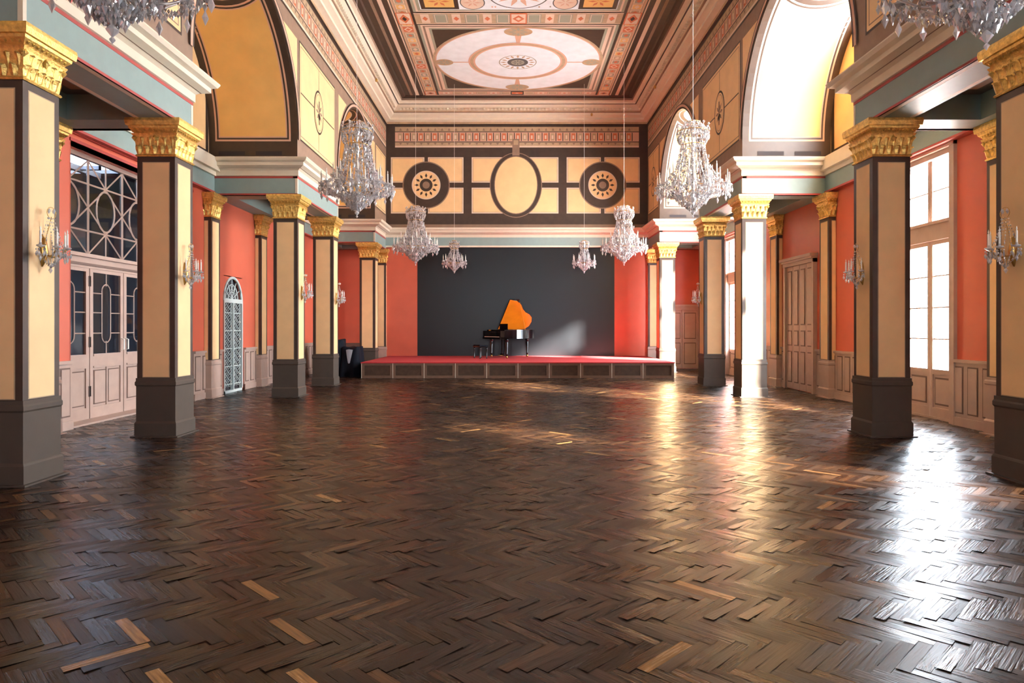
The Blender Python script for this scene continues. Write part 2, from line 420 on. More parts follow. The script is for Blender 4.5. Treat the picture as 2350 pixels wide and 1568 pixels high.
        c.rect(ym-.03, ym+.03, 6.75, 7.35, 'brown', 9)
    for a, b in BAYS:
        yc = (a+b)/2; r = (b-a)/2
        for (r0, r1, m, l) in ((0, .05, 'brown', 1), (.05, .12, 'rose', 2), (.12, .15, 'brown', 3)):
            for k in range(40):
                p, q = PI*k/40, PI*(k+1)/40
                if 1:
                    c.poly([(yc-(r+r0)*cos(p), ZSPR+(r+r0)*sin(p)), (yc-(r+r0)*cos(q), ZSPR+(r+r0)*sin(q)), (yc-(r+r1)*cos(q), ZSPR+(r+r1)*sin(q)), (yc-(r+r1)*cos(p), ZSPR+(r+r1)*sin(p))], m, l+12)
        for sg in (-1, 1):            # ochre spandrels
            pts = []
            rr = r+.22
            a0 = math.acos(min(1, (r-.03)/rr)); 
            zt = 8.21; a1 = math.asin(min(1, (zt-ZSPR)/rr))
            for k in range(15):
                t = a0+(a1-a0)*k/14
                pts.append((yc+sg*rr*cos(t), ZSPR+rr*sin(t)))
            pts.append((yc+sg*(r-.03), zt))
            c.poly(pts, 'yellow', 1)
    struct(mb.build('wall_upper_'+side))

# ------------------------------------------------------------------ end wall
mb = MB()
c = Canvas(mb, (0, YE, 0), (1,0,0), (0,0,1), (0,-1,0))
c.rect(-WX-.4, WX+.4, 4.6, 10.6, 'brown', 0)
Z = lambda y: 1.6+(752-y)*YE/1567
X = lambda px: (px-1177)*YE/1567-.16
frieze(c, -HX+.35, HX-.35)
for (a, b) in ((897, 972), (985, 1064), (1082, 1178), (1190, 1282), (1300, 1376), (1390, 1466)):
    pass
zt, zm, zb = Z(361), Z(425), Z(490)
xs = [X(897), X(978), X(1073), X(1184), X(1291), X(1383), X(1468)]
gaps = [0, .07, .16, 0, .16, .07, 0]
for k in range(6):
    a = xs[k]+gaps[k]; b = xs[k+1]-gaps[k+1]
    for (u, v) in ((zb, zm-.1), (zm+.1, zt)):
        c.rect(a, b, u, v, 'pale', 1); c.rect(a+.04, b-.04, u+.04, v-.04, 'tan', 2); c.rect(a+.06, b-.06, u+.06, v-.06, 'yellow', 3)
for px in (978, 1383):
    cx = X(px)
    c.disc(cx, zm, .92, .92, 'midbrown', 4); c.disc(cx, zm, .88, .88, 'brown', 5); c.disc(cx, zm, .56, .56, 'pale', 6); c.disc(cx, zm, .52, .52, 'yellow', 7)
    c.petals(cx, zm, .28, .46, 12, 'brown', 8, .5); c.disc(cx, zm, .25, .25, 'brown', 9); c.disc(cx, zm, .14, .14, 'midbrown', 10)
cx = X(1184)
c.disc(cx, zm, 1.02, 1.27, 'midbrown', 4); c.disc(cx, zm, .99, 1.24, 'brown', 5); c.disc(cx, zm, .85, 1.13, 'midbrown', 6); c.disc(cx, zm, .82, 1.10, 'yellow', 7)
c.rect(cx-.14, cx+.14, 8.3, 8.95, 'midbrown', 7); c.rect(cx-.09, cx+.09, 8.72, 8.9, 'tan', 8)
c.rect(-HX, HX, 5.3, 5.62, 'midbrown', 1)
# lower part: black satin panel between two terracotta fields, end walls of the aisles
c.rect(X(958), X(1410), .4, 4.95, 'black', 4)
for a, b in ((-WX-.4, X(958)), (X(1410), WX+.4)): c.rect(a, b, 0, 4.8, 'terra', 1)
c.rect(-WX, -HX-.5, 0, 1.0, 'woodd', 2)
mb.box(-HX, HX, YE-.10, YE, 4.78, ZB+.03, 'teal'); mb.box(-HX, HX, YE-.12, YE, 4.72, 4.78, 'cream')
for (d0, z0, d1, z1) in ((.10, ZB+.03, .12, ZB+.13), (.12, ZB+.13, .22, ZB+.2), (.26, ZB+.2, .30, ZT-.07), (.34, ZT-.07, .36, ZT)):
    mb.grid([[(-HX, YE-d0, z0), (HX, YE-d0, z0)], [(-HX, YE-d1, z1), (HX, YE-d1, z1)]], 'cream', False)
    mb.face([(-HX, YE, z0), (HX, YE, z0), (HX, YE-d0, z0), (-HX, YE-d0, z0)], 'cream')
mb.face([(-HX, YE, ZT), (HX, YE, ZT), (HX, YE-.36, ZT), (-HX, YE-.36, ZT)], 'cream')
mb.box(-WX-.4, WX+.4, YE+.01, YE+.3, -.2, 10.6, 'brown')
struct(mb.build('wall_back'))
# wall behind the camera with unseen narrow windows added to light the column fronts
mb = MB(); xs_ = -WX-.4
for a, b in REAR_FILL:
    mb.box(xs_, a, YS-.3, YS, 0, 10.6, 'yellow'); mb.box(a, b, YS-.3, YS, 0, 1.5, 'woodp'); mb.box(a, b, YS-.3, YS, 4.9, 10.6, 'yellow')
    for k in (1, 2): mb.box(a+(b-a)*k/3-.03, a+(b-a)*k/3+.03, YS-.15, YS-.09, 1.5, 4.9, 'woodp')
    mb.box(a, b, YS-.16, YS-.08, 4.4, 4.6, 'woodp'); xs_ = b
mb.box(xs_, WX+.4, YS-.3, YS, 0, 10.6, 'brown')  # unseen stretch painted dark to cut light bounced onto the columns
struct(mb.build('wall_front'))

# ------------------------------------------------------------------ ceiling
CX = 4.2
mb = MB(); mb.box(-WX-.5, WX+.5, YS-.4, YE+.4, ZC, ZC+.2, 'brown')
c = Canvas(mb, (0, 0, ZC), (1,0,0), (0,1,0), (0,0,-1))
Y0, Y1 = YS+.9, YE-.9
def rframe(k0, k1, m, l, yfar=None):      # a painted stripe between half-widths k0 < k1 along the long sides and ends
    for sg in (-1, 1): c.rect(*sorted((sg*k0, sg*k1)), Y0, Y1, m, l)
rframe(3.93, 4.02, 'midbrown', 1); rframe(3.68, 3.80, 'pale', 1); rframe(3.48, 3.52, 'pale', 1)
rframe(3.00, 3.45, 'tan', 1); rframe(3.40, 3.43, 'rose', 2); rframe(3.02, 3.05, 'rose', 2); rframe(2.84, 2.92, 'green', 1)
YF = 25.2
for sg in (-1, 1):                        # ornaments in the side bands
    t = Y0+.2; k = 0
    while t < YF-.1:
        cxx = sg*3.225
        if k % 8 == 0:
            c.rect(cxx-.19, cxx+.19, t-.02, t+.40, 'rose', 3); c.rect(cxx-.15, cxx+.15, t+.02, t+.36, 'orange', 4); c.diamond(cxx, t+.19, .13, .15, 'pale', 5); c.diamond(cxx, t+.19, .08, .09, 'orange', 6); t += .46
        else:
            c.rect(cxx-.14, cxx+.14, t, t+.30, 'pale', 3); c.rect(cxx-.11, cxx+.11, t+.03, t+.27, ('gold_paint', 'tan', 'green')[k % 3], 4); c.diamond(cxx, t+.15, .08, .10, 'orange' if k % 2 else 'pale', 5); t += .34
        k += 1
def crossband(ya, yb, red):
    c.rect(-3.0, 3.0, ya, yb, 'tan', 3); c.rect(-3.0, 3.0, ya, ya+.04, 'brown', 4); c.rect(-3.0, 3.0, yb-.04, yb, 'brown', 4)
    c.rect(-3.0, 3.0, ya+.06, ya+.09, 'pale', 4); c.rect(-3.0, 3.0, yb-.09, yb-.06, 'pale', 4)
    ym = (ya+yb)/2; h = (yb-ya)/2-.12
    if red: c.rect(-3.0, 3.0, ya+.1, yb-.1, 'rose', 4)
    for k in range(-6, 7):
        xx = k*.44
        if k == 0:
            c.rect(-.24, .24, ya+.05, yb-.05, 'orange' if not red else 'brown', 5); c.rect(-.20, .20, ym-h, ym+h, 'pale' if not red else 'orange', 6); c.diamond(0, ym, .17, h*.8, 'orange', 7); c.diamond(0, ym, .08, h*.35, 'pale', 8)
        elif k % 2: c.rect(xx-.20, xx+.20, ym-h, ym+h, 'green' if not red else 'tan', 5); c.frame(xx-.17, xx+.17, ym-h+.02, ym+h-.02, .02, 'pale', 6)
        else: c.rect(xx-.12, xx+.12, ym-h, ym+h, 'pale', 5); c.diamond(xx, ym, .08, h*.5, 'orange', 6)
    for sg in (-1, 1):
        xx = sg*3.225
        c.rect(xx-.22, xx+.22, ya+.02, yb-.02, 'orange', 7); c.rect(xx-.18, xx+.18, ya+.06, yb-.06, 'pale', 8); c.diamond(xx, ym, .15, h, 'orange', 9); c.diamond(xx, ym, .07, h*.5, 'brown', 10)
    c.rect(-3.0, -2.93, ya, yb, 'brown', 5); c.rect(2.93, 3.0, ya, yb, 'brown', 5)
def panel_oval(ya, yb):
    ym = (ya+yb)/2; h = (yb-ya)/2
    c.rect(-2.84, 2.84, ya, yb, 'pale', 2); c.rect(-2.78, 2.78, ya+.06, yb-.06, 'midbrown', 3); c.rect(-2.72, 2.72, ya+.12, yb-.12, 'pale', 4)
    c.rect(-2.62, 2.62, ya+.2, yb-.2, 'green', 5); c.rect(-2.54, 2.54, ya+.28, yb-.28, 'brown', 6)
    c.disc(0, ym, 2.78, h-.06, 'tan', 7, 72); c.disc(0, ym, 2.70, h-.14, 'rose', 8, 72); c.disc(0, ym, 2.66, h-.18, 'ceilwhite', 9, 72)
    c.rect(-2.4, 2.4, ym-.03, ym+.03, 'rose', 10)
    c.ring(0, ym, 1.62, 1.55, .22, 'rose', 12, 64); c.ring(0, ym, 1.56, 1.49, .10, 'tan', 13, 64)
    c.disc(0, ym, 1.40, 1.33, 'ceilwhite', 12, 64)
    c.ring(0, ym, .62, .60, .03, 'green', 13); c.petals(0, ym, .36, .58, 16, 'tan', 13, .5)
    c.disc(0, ym, .34, .34, 'grey', 14); c.disc(0, ym, .22, .22, 'green', 15); c.petals(0, ym, .04, .2, 8, 'grey', 16)
    for (a, b) in ((-2.42, ym), (2.42, ym)):
        c.disc(a, b, .30, .26, 'tan', 13); c.petals(a, b, .04, .24, 8, 'green', 14, .7)
    for sg in (-1, 1):
        b = ym+sg*(h-.42)
        c.disc(0, b, .42, .28, 'tan', 13); c.petals(0, b, .05, .3, 8, 'green', 14, .7); c.poly([(-.12, b), (.12, b), (.05, ym+sg*1.5), (-.05, ym+sg*1.5)], 'rose', 12)
def panel_floral(ya, yb):
    ym = (ya+yb)/2
    c.rect(-2.84, 2.84, ya, yb, 'pale', 2); c.rect(-2.78, 2.78, ya+.06, yb-.06, 'green', 3); c.rect(-2.7, 2.7, ya+.14, yb-.14, 'ceilwhite', 4)
    for sa in (-1, 1):
        for sb in (-1, 1):
            a, b = sa*2.15, (ya+.62 if sb < 0 else yb-.62)
            c.rect(a-.52, a+.52, b-.45, b+.45, 'brown', 5); c.rect(a-.4, a+.4, b-.34, b+.34, 'gold_paint', 6); c.petals(a, b, .05, .3, 6, 'orange', 7)
            hx, hy = sa*1.25, (ya+.55 if sb < 0 else yb-.55)
            c.disc(hx, hy, .34, .4, 'grey', 5); c.disc(hx, hy, .31, .37, 'pale', 6); c.petals(hx, hy, .03, .25, 6, 'rose', 7)
    n = max(1, int((yb-ya)/2.2))
    for k in range(n):
        b = ya+(k+.5)*(yb-ya)/n if n > 1 else ym
        b = ya+1.0+k*((yb-ya-2.0)/(n-1)) if n > 1 else ym
        c.disc(0, b, .82, .80, 'grey', 5); c.disc(0, b, .78, .76, 'ceilwhite', 6); c.petals(0, b, .1, .68, 10, 'rose', 7, .6); c.disc(0, b, .2, .2, 'green', 8)
        for j in range(26):
            t = random.random()*2*PI; q = random.uniform(.9, 1.9)
            c.diamond(q*cos(t), min(max(b+q*.6*sin(t), ya+.3), yb-.3), .03, .05, ('rose', 'green', 'tan')[j % 3], 5)
crossband(25.2, 25.66, True)
panel_oval(19.72, 25.18)
crossband(18.92, 19.70, False)
panel_floral(9.2, 18.9)
crossband(8.4, 9.18, False); panel_oval(2.92, 8.38); crossband(2.1, 2.9, False); panel_floral(-2.9, 2.08)
c.rect(-3.45, 3.45, 25.62, 25.68, 'pale', 9)
struct(mb.build('ceiling', ), 'coffered ceiling painted with ovals, red diamonds and striped bands')
# the deep cornice round the hall
mb = MB()
prof = [(0, 9.50, 'brown'), (.05, 9.52, 'brown'), (.05, 9.60, 'tan'), (.20, 9.64, 'cream'), (.20, 9.72, 'cream'), (.34, 9.78, 'cream'), (.36, 9.86, 'cream'), (.40, 9.88, 'midbrown'),
        (.40, 9.93, 'tan'), (.46, 10.02, 'cream'), (.56, 10.12, 'cream'), (.60, 10.13, 'brown'), (.62, 10.19, 'cream'), (.72, 10.22, 'cream'), (.74, 10.29, 'midbrown'), (.86, 10.31, 'brown'), (.90, ZC, 'brown')]
def rectd(d, z): return [(-HX+d, YS+d, z), (HX-d, YS+d, z), (HX-d, YE-d, z), (-HX+d, YE-d, z)]
for p, q in zip(prof, prof[1:]): mb.grid([rectd(p[0], p[1]), rectd(q[0], q[1])], q[2], False, True)
for k in range(int((2*HX-1.2)/.14)):        # dentils
    xx = -HX+.6+k*.14; mb.box(xx, xx+.07, YE-.5, YE-.42, 9.94, 10.0, 'cream')
for k in range(int((YE-8)/.14)):
    yy = 7.5+k*.14
    for sx in (-1, 1): mb.box(sx*(HX-.42), sx*(HX-.5), yy, yy+.07, 9.94, 10.0, 'cream')
struct(mb.build('trim_1'), 'deep stepped cornice running round the top of the hall')
# little spotlights on the cornice
for (px, y, lab) in ((864, 163, 'small brass spotlight on the ceiling cornice above the glazed double-door side'), (1503, 160, 'small brass spotlight on the ceiling cornice above the tall-window side'), (1358, 268, 'small brass spotlight on the ceiling cornice above the stage wall')):
    if y > 200: loc = ((px-1177)*(YE-.45)/1567-.16, YE-.45, 9.76)
    else:
        xx = (HX-.42)*(1 if px > 1177 else -1); Yd = abs((xx+.16)*1567/(px-1177)); loc = (xx, Yd, 9.8)
    m_ = MB(); m_.lathe([(.0, -.05), (.035, -.05), (.045, .02), (.02, .06), (0, .06)], 'brass', n=10)
    tag(m_.build('spotlight', loc=loc), lab, 'spotlight', 'cornice spotlights')

# ------------------------------------------------------------------ entablature blocks over the paired columns
n_tr = 2
for sx in (-1, 1):
    for (a, b) in BLOCKS:
        mb = MB(); B = lambda x0, x1, y0, y1, z0, z1, m: mb.box(sx*x0, sx*x1, y0, y1, z0, z1, m)
        be = b
        B(HX, HX+S, a, be, ZA, ZB, 'teal'); B(WX-.45, WX, a, be, ZA, ZB, 'teal'); B(HX+S, WX-.45, a, a+S, ZA, ZB, 'teal'); B(HX+S, WX-.45, be-S, be, ZA, ZB, 'teal')
        B(HX, WX, a, be, ZB, ZT, 'cream'); B(HX+S, WX-.45, a+S, be-S, ZB-.06, ZB+.01, 'grey')
        if be-a > 3: B(HX+S+.25, WX-.7, a+S+.3, be-S-.3, ZB-.09, ZB-.05, 'midbrown')
        # soffit panels of the architrave
        cv = Canvas(mb, (0, 0, ZA), (sx,0,0), (0,1,0), (0,0,-1))
        cv.rect(HX+.02, HX+S-.02, a+.02, be-.02, 'cream', 1); cv.rect(HX+.09, HX+S-.09, a+S+.1, be-S-.1, 'teal', 2)
        for z0, z1, m in ((ZA-.0, ZA+.035, 'redline'), (ZB-.045, ZB, 'redline')):
            B(HX-.006, HX+.1, a-.006, be+(.006 if b < YE else 0), z0, z1, m)
            B(HX, WX, a-.006, a+.1, z0, z1, m); B(HX, WX, be-.1, be+(.006 if b < YE else 0), z0, z1, m)
        # narrow vertical cream strip at the corners
        B(HX-.004, HX+.05, be-.05, be+.004, ZA+.04, ZB-.05, 'cream'); B(HX-.004, HX+.05, a-.004, a+.05, ZA+.04, ZB-.05, 'cream')
        pr = [(0, ZB), (.03, ZB+.01), (.03, ZB+.13), (.08, ZB+.17), (.10, ZB+.17), (.20, ZB+.21), (.20, ZB+.28), (.27, ZB+.31), (.30, ZB+.36), (.30, ZT), (0, ZT)]
        end = b < YE
        def path(d, z):
            p = [(sx*WX, a-d, z), (sx*(HX-d), a-d, z)]
            p += [(sx*(HX-d), b+d, z), (sx*WX, b+d, z)] if end else [(sx*(HX-d), b-.3, z)]
            return p
        for i, (p, q) in enumerate(zip(pr, pr[1:])): mb.grid([path(*p), path(*q)], 'midbrown' if i in (3,) else 'cream', False)
        o = struct(mb.build('trim_%d' % n_tr)); n_tr += 1

# ------------------------------------------------------------------ columns
def capital(mb, cx, cy, h=.275, half=None, hy=None):
    s = h/.275
    P = [(h+.012, 4.10), (h+.022, 4.115), (h+.012, 4.13), (h, 4.135), (h+.004, 4.16), (h+.02, 4.30), (h+.045, 4.40), (h+.06, 4.43), (h+.03, 4.435), (h+.045, 4.455), (h+.085, 4.50),
         (h+.09, 4.53), (h+.115, 4.535), (h+.125, 4.60), (h+.12, 4.64), (0, 4.64)]
    mb.frusta(cx, cy, P, 'gold')
    for (dx, dy) in ((0,-1), (1,0), (0,1), (-1,0)):
        u = (-dy, dx)
        def at(t, out, z): return (cx+dx*(h+out)+u[0]*t, cy+dy*(h+out)+u[1]*t, z)
        n = 5
        for k in range(n):                       # acanthus leaves, lower and upper row
            for (zz, hh, sh) in ((4.14, .13, 0), (4.24, .15, .5)):
                t = -h+(k+.5+sh-.25)*(2*h/n)
                if abs(t) > h-.01: continue
                wd = h*.17
                rows = [[at(t-wd*.6, .005, zz), at(t, .014, zz), at(t+wd*.6, .005, zz)], [at(t-wd, .012, zz+hh*.5), at(t, .032, zz+hh*.5), at(t+wd, .012, zz+hh*.5)],
                        [at(t-wd*.8, .035, zz+hh*.85), at(t, .06, zz+hh*.9), at(t+wd*.8, .035, zz+hh*.85)], [at(t-wd*.3, .06, zz+hh*.78), at(t, .075, zz+hh*.75), at(t+wd*.3, .06, zz+hh*.78)]]
                mb.grid(rows, 'gold', False)
        m = 9
        for k in range(m):                       # egg moulding
            t = -h-.04+(k+.5)*(2*(h+.04)/m); p = at(t, .062, 4.475)
            mb.octa(p, .022*s, .024, 'gold', n=6)
        for t in (-h-.02, h+.02):                # corner scrolls
            p = at(t, .03, 4.37); mb.octa(p, .04, .05, 'gold', n=8)
        mb.octa(at(0, .05, 4.36), .03, .06, 'gold', n=6)
def column(name, cx, cy, label, h=.275, cat='column', grp=None, base=True, dz=0, clamp=None):
    t = thing(name, label, cat, (cx, cy, dz), 0, grp)
    mb = MB()
    P = [(h+.07, 0), (h+.07, .018), (h+.03, .02), (h+.03, .20), (h+.02, .22), (h+.012, .23), (h+.012, .74), (h+.025, .76), (h+.025, .80), (h+.015, .82), (h+.015, .86-dz*0), (0, .86)]
    mb.frusta(0, 0, P, 'dado' if clamp is None else 'woodp'); mb.build('base', t)
    mb = MB(); mb.frusta(0, 0, [(h, .86), (h, 4.10)], 'brown')
    for (nx, ny) in ((0,-1), (1,0), (0,1), (-1,0)):
        cv = Canvas(mb, (nx*h, ny*h, 0), (-ny, nx, 0), (0,0,1), (nx, ny, 0))
        e = h-.075 if h > .26 else h-.06
        cv.rect(-e, e, .87, 4.02, 'tan', 1); cv.rect(-e+.012, e-.012, .88, 4.008, 'yellow', 2)
    mb.build('shaft', t)
    mb = MB(); capital(mb, 0, 0, h); mb.build('capital', t)
    if clamp is not None:
        for k_ in kids(t):
            for v_ in k_.data.vertices: v_.co.x = min(v_.co.x, clamp)
    return t
first = None
LL = ['closest ochre column on the glazed double-door side, gilded capital and crystal sconce', 'ochre column on the far side of the glazed double doors, partly hiding them',
      'ochre column next to the narrow arched iron door, grey-brown base', 'ochre column beside the dark cloth-covered heap, with crystal sconce', 'ochre column at the stage edge behind the dark cloth-covered heap']
RR = ['closest ochre column on the tall-window side, shaded face with crystal sconce', 'shaded ochre column with dark brown base standing before the tall bright French window',
      'blazing white sunlit column beside the brown folding wooden door', 'ochre column standing between the two blazing white sunlit columns', 'blazing white sunlit column at the corner of the stage']
for sx, LB in ((-1, LL), (1, RR)):
    for k, y in enumerate(COLY):
        if first is None:
            first = column('column', sx*(HX+S/2), y+S/2, LB[k]); note(first)
        else: dup(first, (sx*(HX+S/2), y+S/2, 0), 0, LB[k])
# pilasters on the outer walls (seen between the columns)
fp = None
PL = {-1: [(9.78, 'ochre pilaster beside the glazed double doors, almost hidden behind the closest column'), (15.40, 'ochre pilaster on the red wall on the near side of the arched iron door'), (18.45, 'ochre pilaster on the red wall on the far side of the arched iron door')],
      1: [(9.80, 'ochre pilaster between the tall French window wall and the closest shaded column'), (15.40, 'bright yellow pilaster on the near side of the brown folding wooden door'), (18.45, 'ochre pilaster on the far side of the brown folding wooden door'), (24.4, 'distant ochre pilaster on the window wall level with the stage')]}
hp = .235
for sx in (-1, 1):
    for y, lb in PL[sx]:
        pos = (sx*(PX+hp-.01), y+hp, 0); rz = PI if sx < 0 else 0
        if fp is None: fp = column('pilaster', *pos[:2], lb, hp, 'pilaster', clamp=-.082); note(fp); fp.rotation_euler.z = rz
        else: dup(fp, pos, rz, lb)
for sx, lb in ((-1, 'slim ochre pilaster on the red end wall nearest the dark cloth-covered heap'), (1, 'slim ochre pilaster on the red end wall next to the sunlit white column')):
    dup(fp, (sx*(HX+.22), YE+.075, 0), PI/2, lb)

# ------------------------------------------------------------------ right French windows
def french(idx, a, b):
    n = 4; wd = (b-a)/n; x = WX+.10
    mb = MB()
    fr = lambda y0, y1, z0, z1, d0=-.02, d1=.08, m='woodp': mb.box(x+d0, x+d1, y0, y1, z0, z1, m)
    fr(a-.0, a+.09, 0, 4.62, -.12); fr(b-.09, b, 0, 4.62, -.12); fr(a+.09, b-.09, 4.53, 4.62, -.1); fr(a+.09, b-.09, 3.12, 3.42, -.05); fr(a+.09, b-.09, 3.40, 3.45, -.09); fr(a+.09, b-.09, 0, .04)
    mb.box(x-.16, x-.09, a-.1, a+.02, 0, 4.72, 'woodp'); mb.box(x-.16, x-.09, b-.02, b+.1, 0, 4.72, 'woodp'); mb.box(x-.17, x-.09, a-.1, b+.1, 4.62, 4.72, 'woodp')
    root = struct(mb.build('window_%d' % idx), 'tall right-hand French window with four glazed leaves and transom light')
    y0 = a+.09; wd = (b-a-.18)/n
    for k in range(n):
        m2 = MB(); A = y0+k*wd; Bq = A+wd
        q = lambda c, d, e, f, d0=0, d1=.05, m='woodp': m2.box(x+d0, x+d1, c, d, e, f, m)
        q(A+.004, A+.075, .04, 3.12); q(Bq-.075, Bq-.004, .04, 3.12); q(A+.075, Bq-.075, 3.05, 3.12); q(A+.075, Bq-.075, .04, .20); q(A+.075, Bq-.075, .78, .87); q(A+.075, Bq-.075, .20, .78, .02, .04)
        q(A+.15, Bq-.15, .28, .70, .005, .03); q(A+.12, Bq-.12, .25, .73, .015, .035, 'woodd')
        for z in (1.40, 1.95, 2.5): q(A+.075, Bq-.075, z-.012, z+.012, .01, .04)
        q(A+.004, A+.065, 3.45, 4.53); q(Bq-.065, Bq-.004, 3.45, 4.53); q(A+.06, Bq-.06, 3.98, 4.0, .01, .04)
        l = m2.build('leaf', root)
        m3 = MB(); m3.box(x+.022, x+.028, A+.07, Bq-.07, .85, 3.06, 'pane'); m3.box(x+.022, x+.028, A+.06, Bq-.06, 3.45, 4.53, 'pane'); m3.build('pane', l)
        if k in (1, 2):
            m4 = MB(); yy = Bq-.04 if k == 1 else A+.04; m4.tube([(x, yy, 1.05), (x-.05, yy, 1.05), (x-.05, yy+(.1 if k == 2 else -.1), 1.05)], .01, 'brass'); m4.build('handle', l)
for i, (a, b) in enumerate(WINY): french(i+1, a, b)
for i, (a, b) in enumerate(WINY[1:]):             # assumed lunettes out of view, glowing panels added to light the arches
    mb = MB(); mb.box(WX+.10, WX+.12, a+.1, b, 5.95, 8.1, 'milky')
    for k in range(5): yy = a+.1+(b-a-.1)*k/4; mb.box(WX+.05, WX+.10, yy-.03, yy+.03, 5.95, 8.1, 'woodp')
    mb.box(WX+.05, WX+.1, a+.1, b, 6.95, 7.02, 'woodp')
    struct(mb.build('window_%d' % (i+4)), 'assumed lunette, unseen glowing panel added high above the French window')

# ------------------------------------------------------------------ left glazed folding doors with traceried fanlight
xd = -(WX+.36)
mb = MB()
a, b, _, zt = LDOOR
D = lambda y0, y1, z0, z1, d0=-.03, d1=.05, m='woodp': mb.box(xd+d0, xd+d1, y0, y1, z0, z1, m)
D(a, a+.07, 0, zt); D(b-.07, b, 0, zt); D(a, b, zt-.07, zt); D(a, b, 2.62, 2.80); D(a, b, 2.80, 2.86, -.03, .11); D(a, b, 2.66, 2.70, -.03, .08, 'woodd')
mb.box(-WX-.2, -WX+.02, a-.02, b+.02, zt, zt+.05, 'redline'); mb.box(-WX-.2, -WX+.05, a-.1, b+.1, zt+.12, zt+.17, 'redline')
mb.box(-(WX+.36), -WX, a-.01, a+.01, 1.05, zt, 'terra'); mb.box(-(WX+.36), -WX, a-.012, a+.012, 0, 1.05, 'woodp'); mb.box(-(WX+.36), -WX, b-.01, b+.01, 1.05, zt, 'terra')
mb.box(-(WX+.36), -WX, a-.03, b+.03, -.01, .03, 'woodp')
droot = struct(mb.build('door_1'), 'tall left glazed folding doors, pinkish-brown, with traceried fanlight')
# fanlight
mb = MB(); wd = (b-a)/4; zl, zu = 2.86, zt-.07; zm = (zl+zu)/2
T = lambda y0, z0, y1, z1, r=.016: mb.tube([(xd, y0, z0), (xd, y1, z1)], r, 'woodp', 4, False)
for k in (0, 1, 2, 3, 4): T(a+k*wd, zl, a+k*wd, zu, .024)
for k in range(4):
    y0 = a+k*wd; y1 = y0+wd; ym = (y0+y1)/2
    z1_, z3_ = zl+(zu-zl)*.25, zl+(zu-zl)*.75
    for zz in (z1_, z3_): T(y0, zz, y1, zz)
    T(ym, zl, ym, z1_); T(ym, z3_, ym, zu)
    T(y0, zl, ym, z1_); T(ym, z1_, y1, zl); T(y0, zu, ym, z3_); T(ym, z3_, y1, zu)
    T(y0, zm, ym, z1_); T(ym, z1_, y1, zm); T(y0, zm, ym, z3_); T(ym, z3_, y1, zm)
    mb.tube([(xd, ym+.27*cos(2*PI*t/28), zm+.36*sin(2*PI*t/28)) for t in range(28)], .018, 'woodp', 4, False, True)
mb.build('fanlight', droot)
m3 = MB(); m3.box(xd-.012, xd-.008, a, b, zl, zu, 'darkpane'); m3.build('pane', droot)
for k in range(4):
    m2 = MB(); A = a+k*wd+.01; Bq = a+(k+1)*wd-.01; ym = (A+Bq)/2
    q = lambda c, d, e, f, d0=-.02, d1=.03, m='woodp': m2.box(xd+d0, xd+d1, c, d, e, f, m)
    q(A, A+.09, .03, 2.62); q(Bq-.09, Bq, .03, 2.62); q(A+.09, Bq-.09, 2.56, 2.62); q(A+.09, Bq-.09, .9, 1.13); q(A+.09, Bq-.09, .03, .22)
    q(A+.09, Bq-.09, .22, .9, -.01, .01); q(A+.12, ym-.03, .26, .86, .0, .018, 'woodd'); q(ym+.03, Bq-.12, .26, .86, .0, .018, 'woodd'); q(A+.14, ym-.05, .28, .84, .0, .026); q(ym+.05, Bq-.14, .28, .84, .0, .026)
    q(ym-.02, ym+.02, .22, .9, 0, .028); q(A+.09, Bq-.09, .90, .93, 0, .045); q(A+.09, Bq-.09, 1.10, 1.14, 0, .045)
    xx = xd+.01
    o_ = []
    hw_, z0_, z1_ = .13, 1.36, 2.34
    for t in range(9): o_.append((xx, ym+hw_*cos(PI*t/8), z1_-.1+.13*sin(PI*t/8)))
    for t in range(9): o_.append((xx, ym-hw_*cos(PI*t/8), z0_+.1-.13*sin(PI*t/8)))
    m2.tube(o_, .012, 'woodp', 4, False, True)
    m2.tube([(xx, ym, z1_), (xx, ym, 2.56)], .011, 'woodp', 4, False); m2.tube([(xx, ym, 1.13), (xx, ym, z0_)], .011, 'woodp', 4, False)
    for zz in (1.5, 1.86, 2.2):
        m2.tube([(xx, A+.09, zz), (xx, ym-hw_, zz)], .011, 'woodp', 4, False); m2.tube([(xx, ym+hw_, zz), (xx, Bq-.09, zz)], .011, 'woodp', 4, False)
    l = m2.build('leaf', droot)
    m3 = MB(); m3.box(xd-.004, xd+.0, A+.08, Bq-.08, 1.12, 2.57, 'darkpane'); m3.build('pane', l)
    m4 = MB()
    for zz in (.5, 1.35, 2.4): m4.box(xd+.03, xd+.045, A-.03+(0 if k in (1, 3) else wd-.01), A+.01+(0 if k in (1, 3) else wd-.01), zz-.09, zz+.09, 'steel')
    m4.build('hinge', l)
    if k in (1, 2):
        m4 = MB(); yy = Bq-.06 if k == 1 else A+.06
        m4.tube([(xd+.03, yy, 1.18), (xd+.08, yy, 1.2), (xd+.08, yy, 1.38), (xd+.03, yy, 1.4)], .012, 'keys'); m4.build('handle', l)
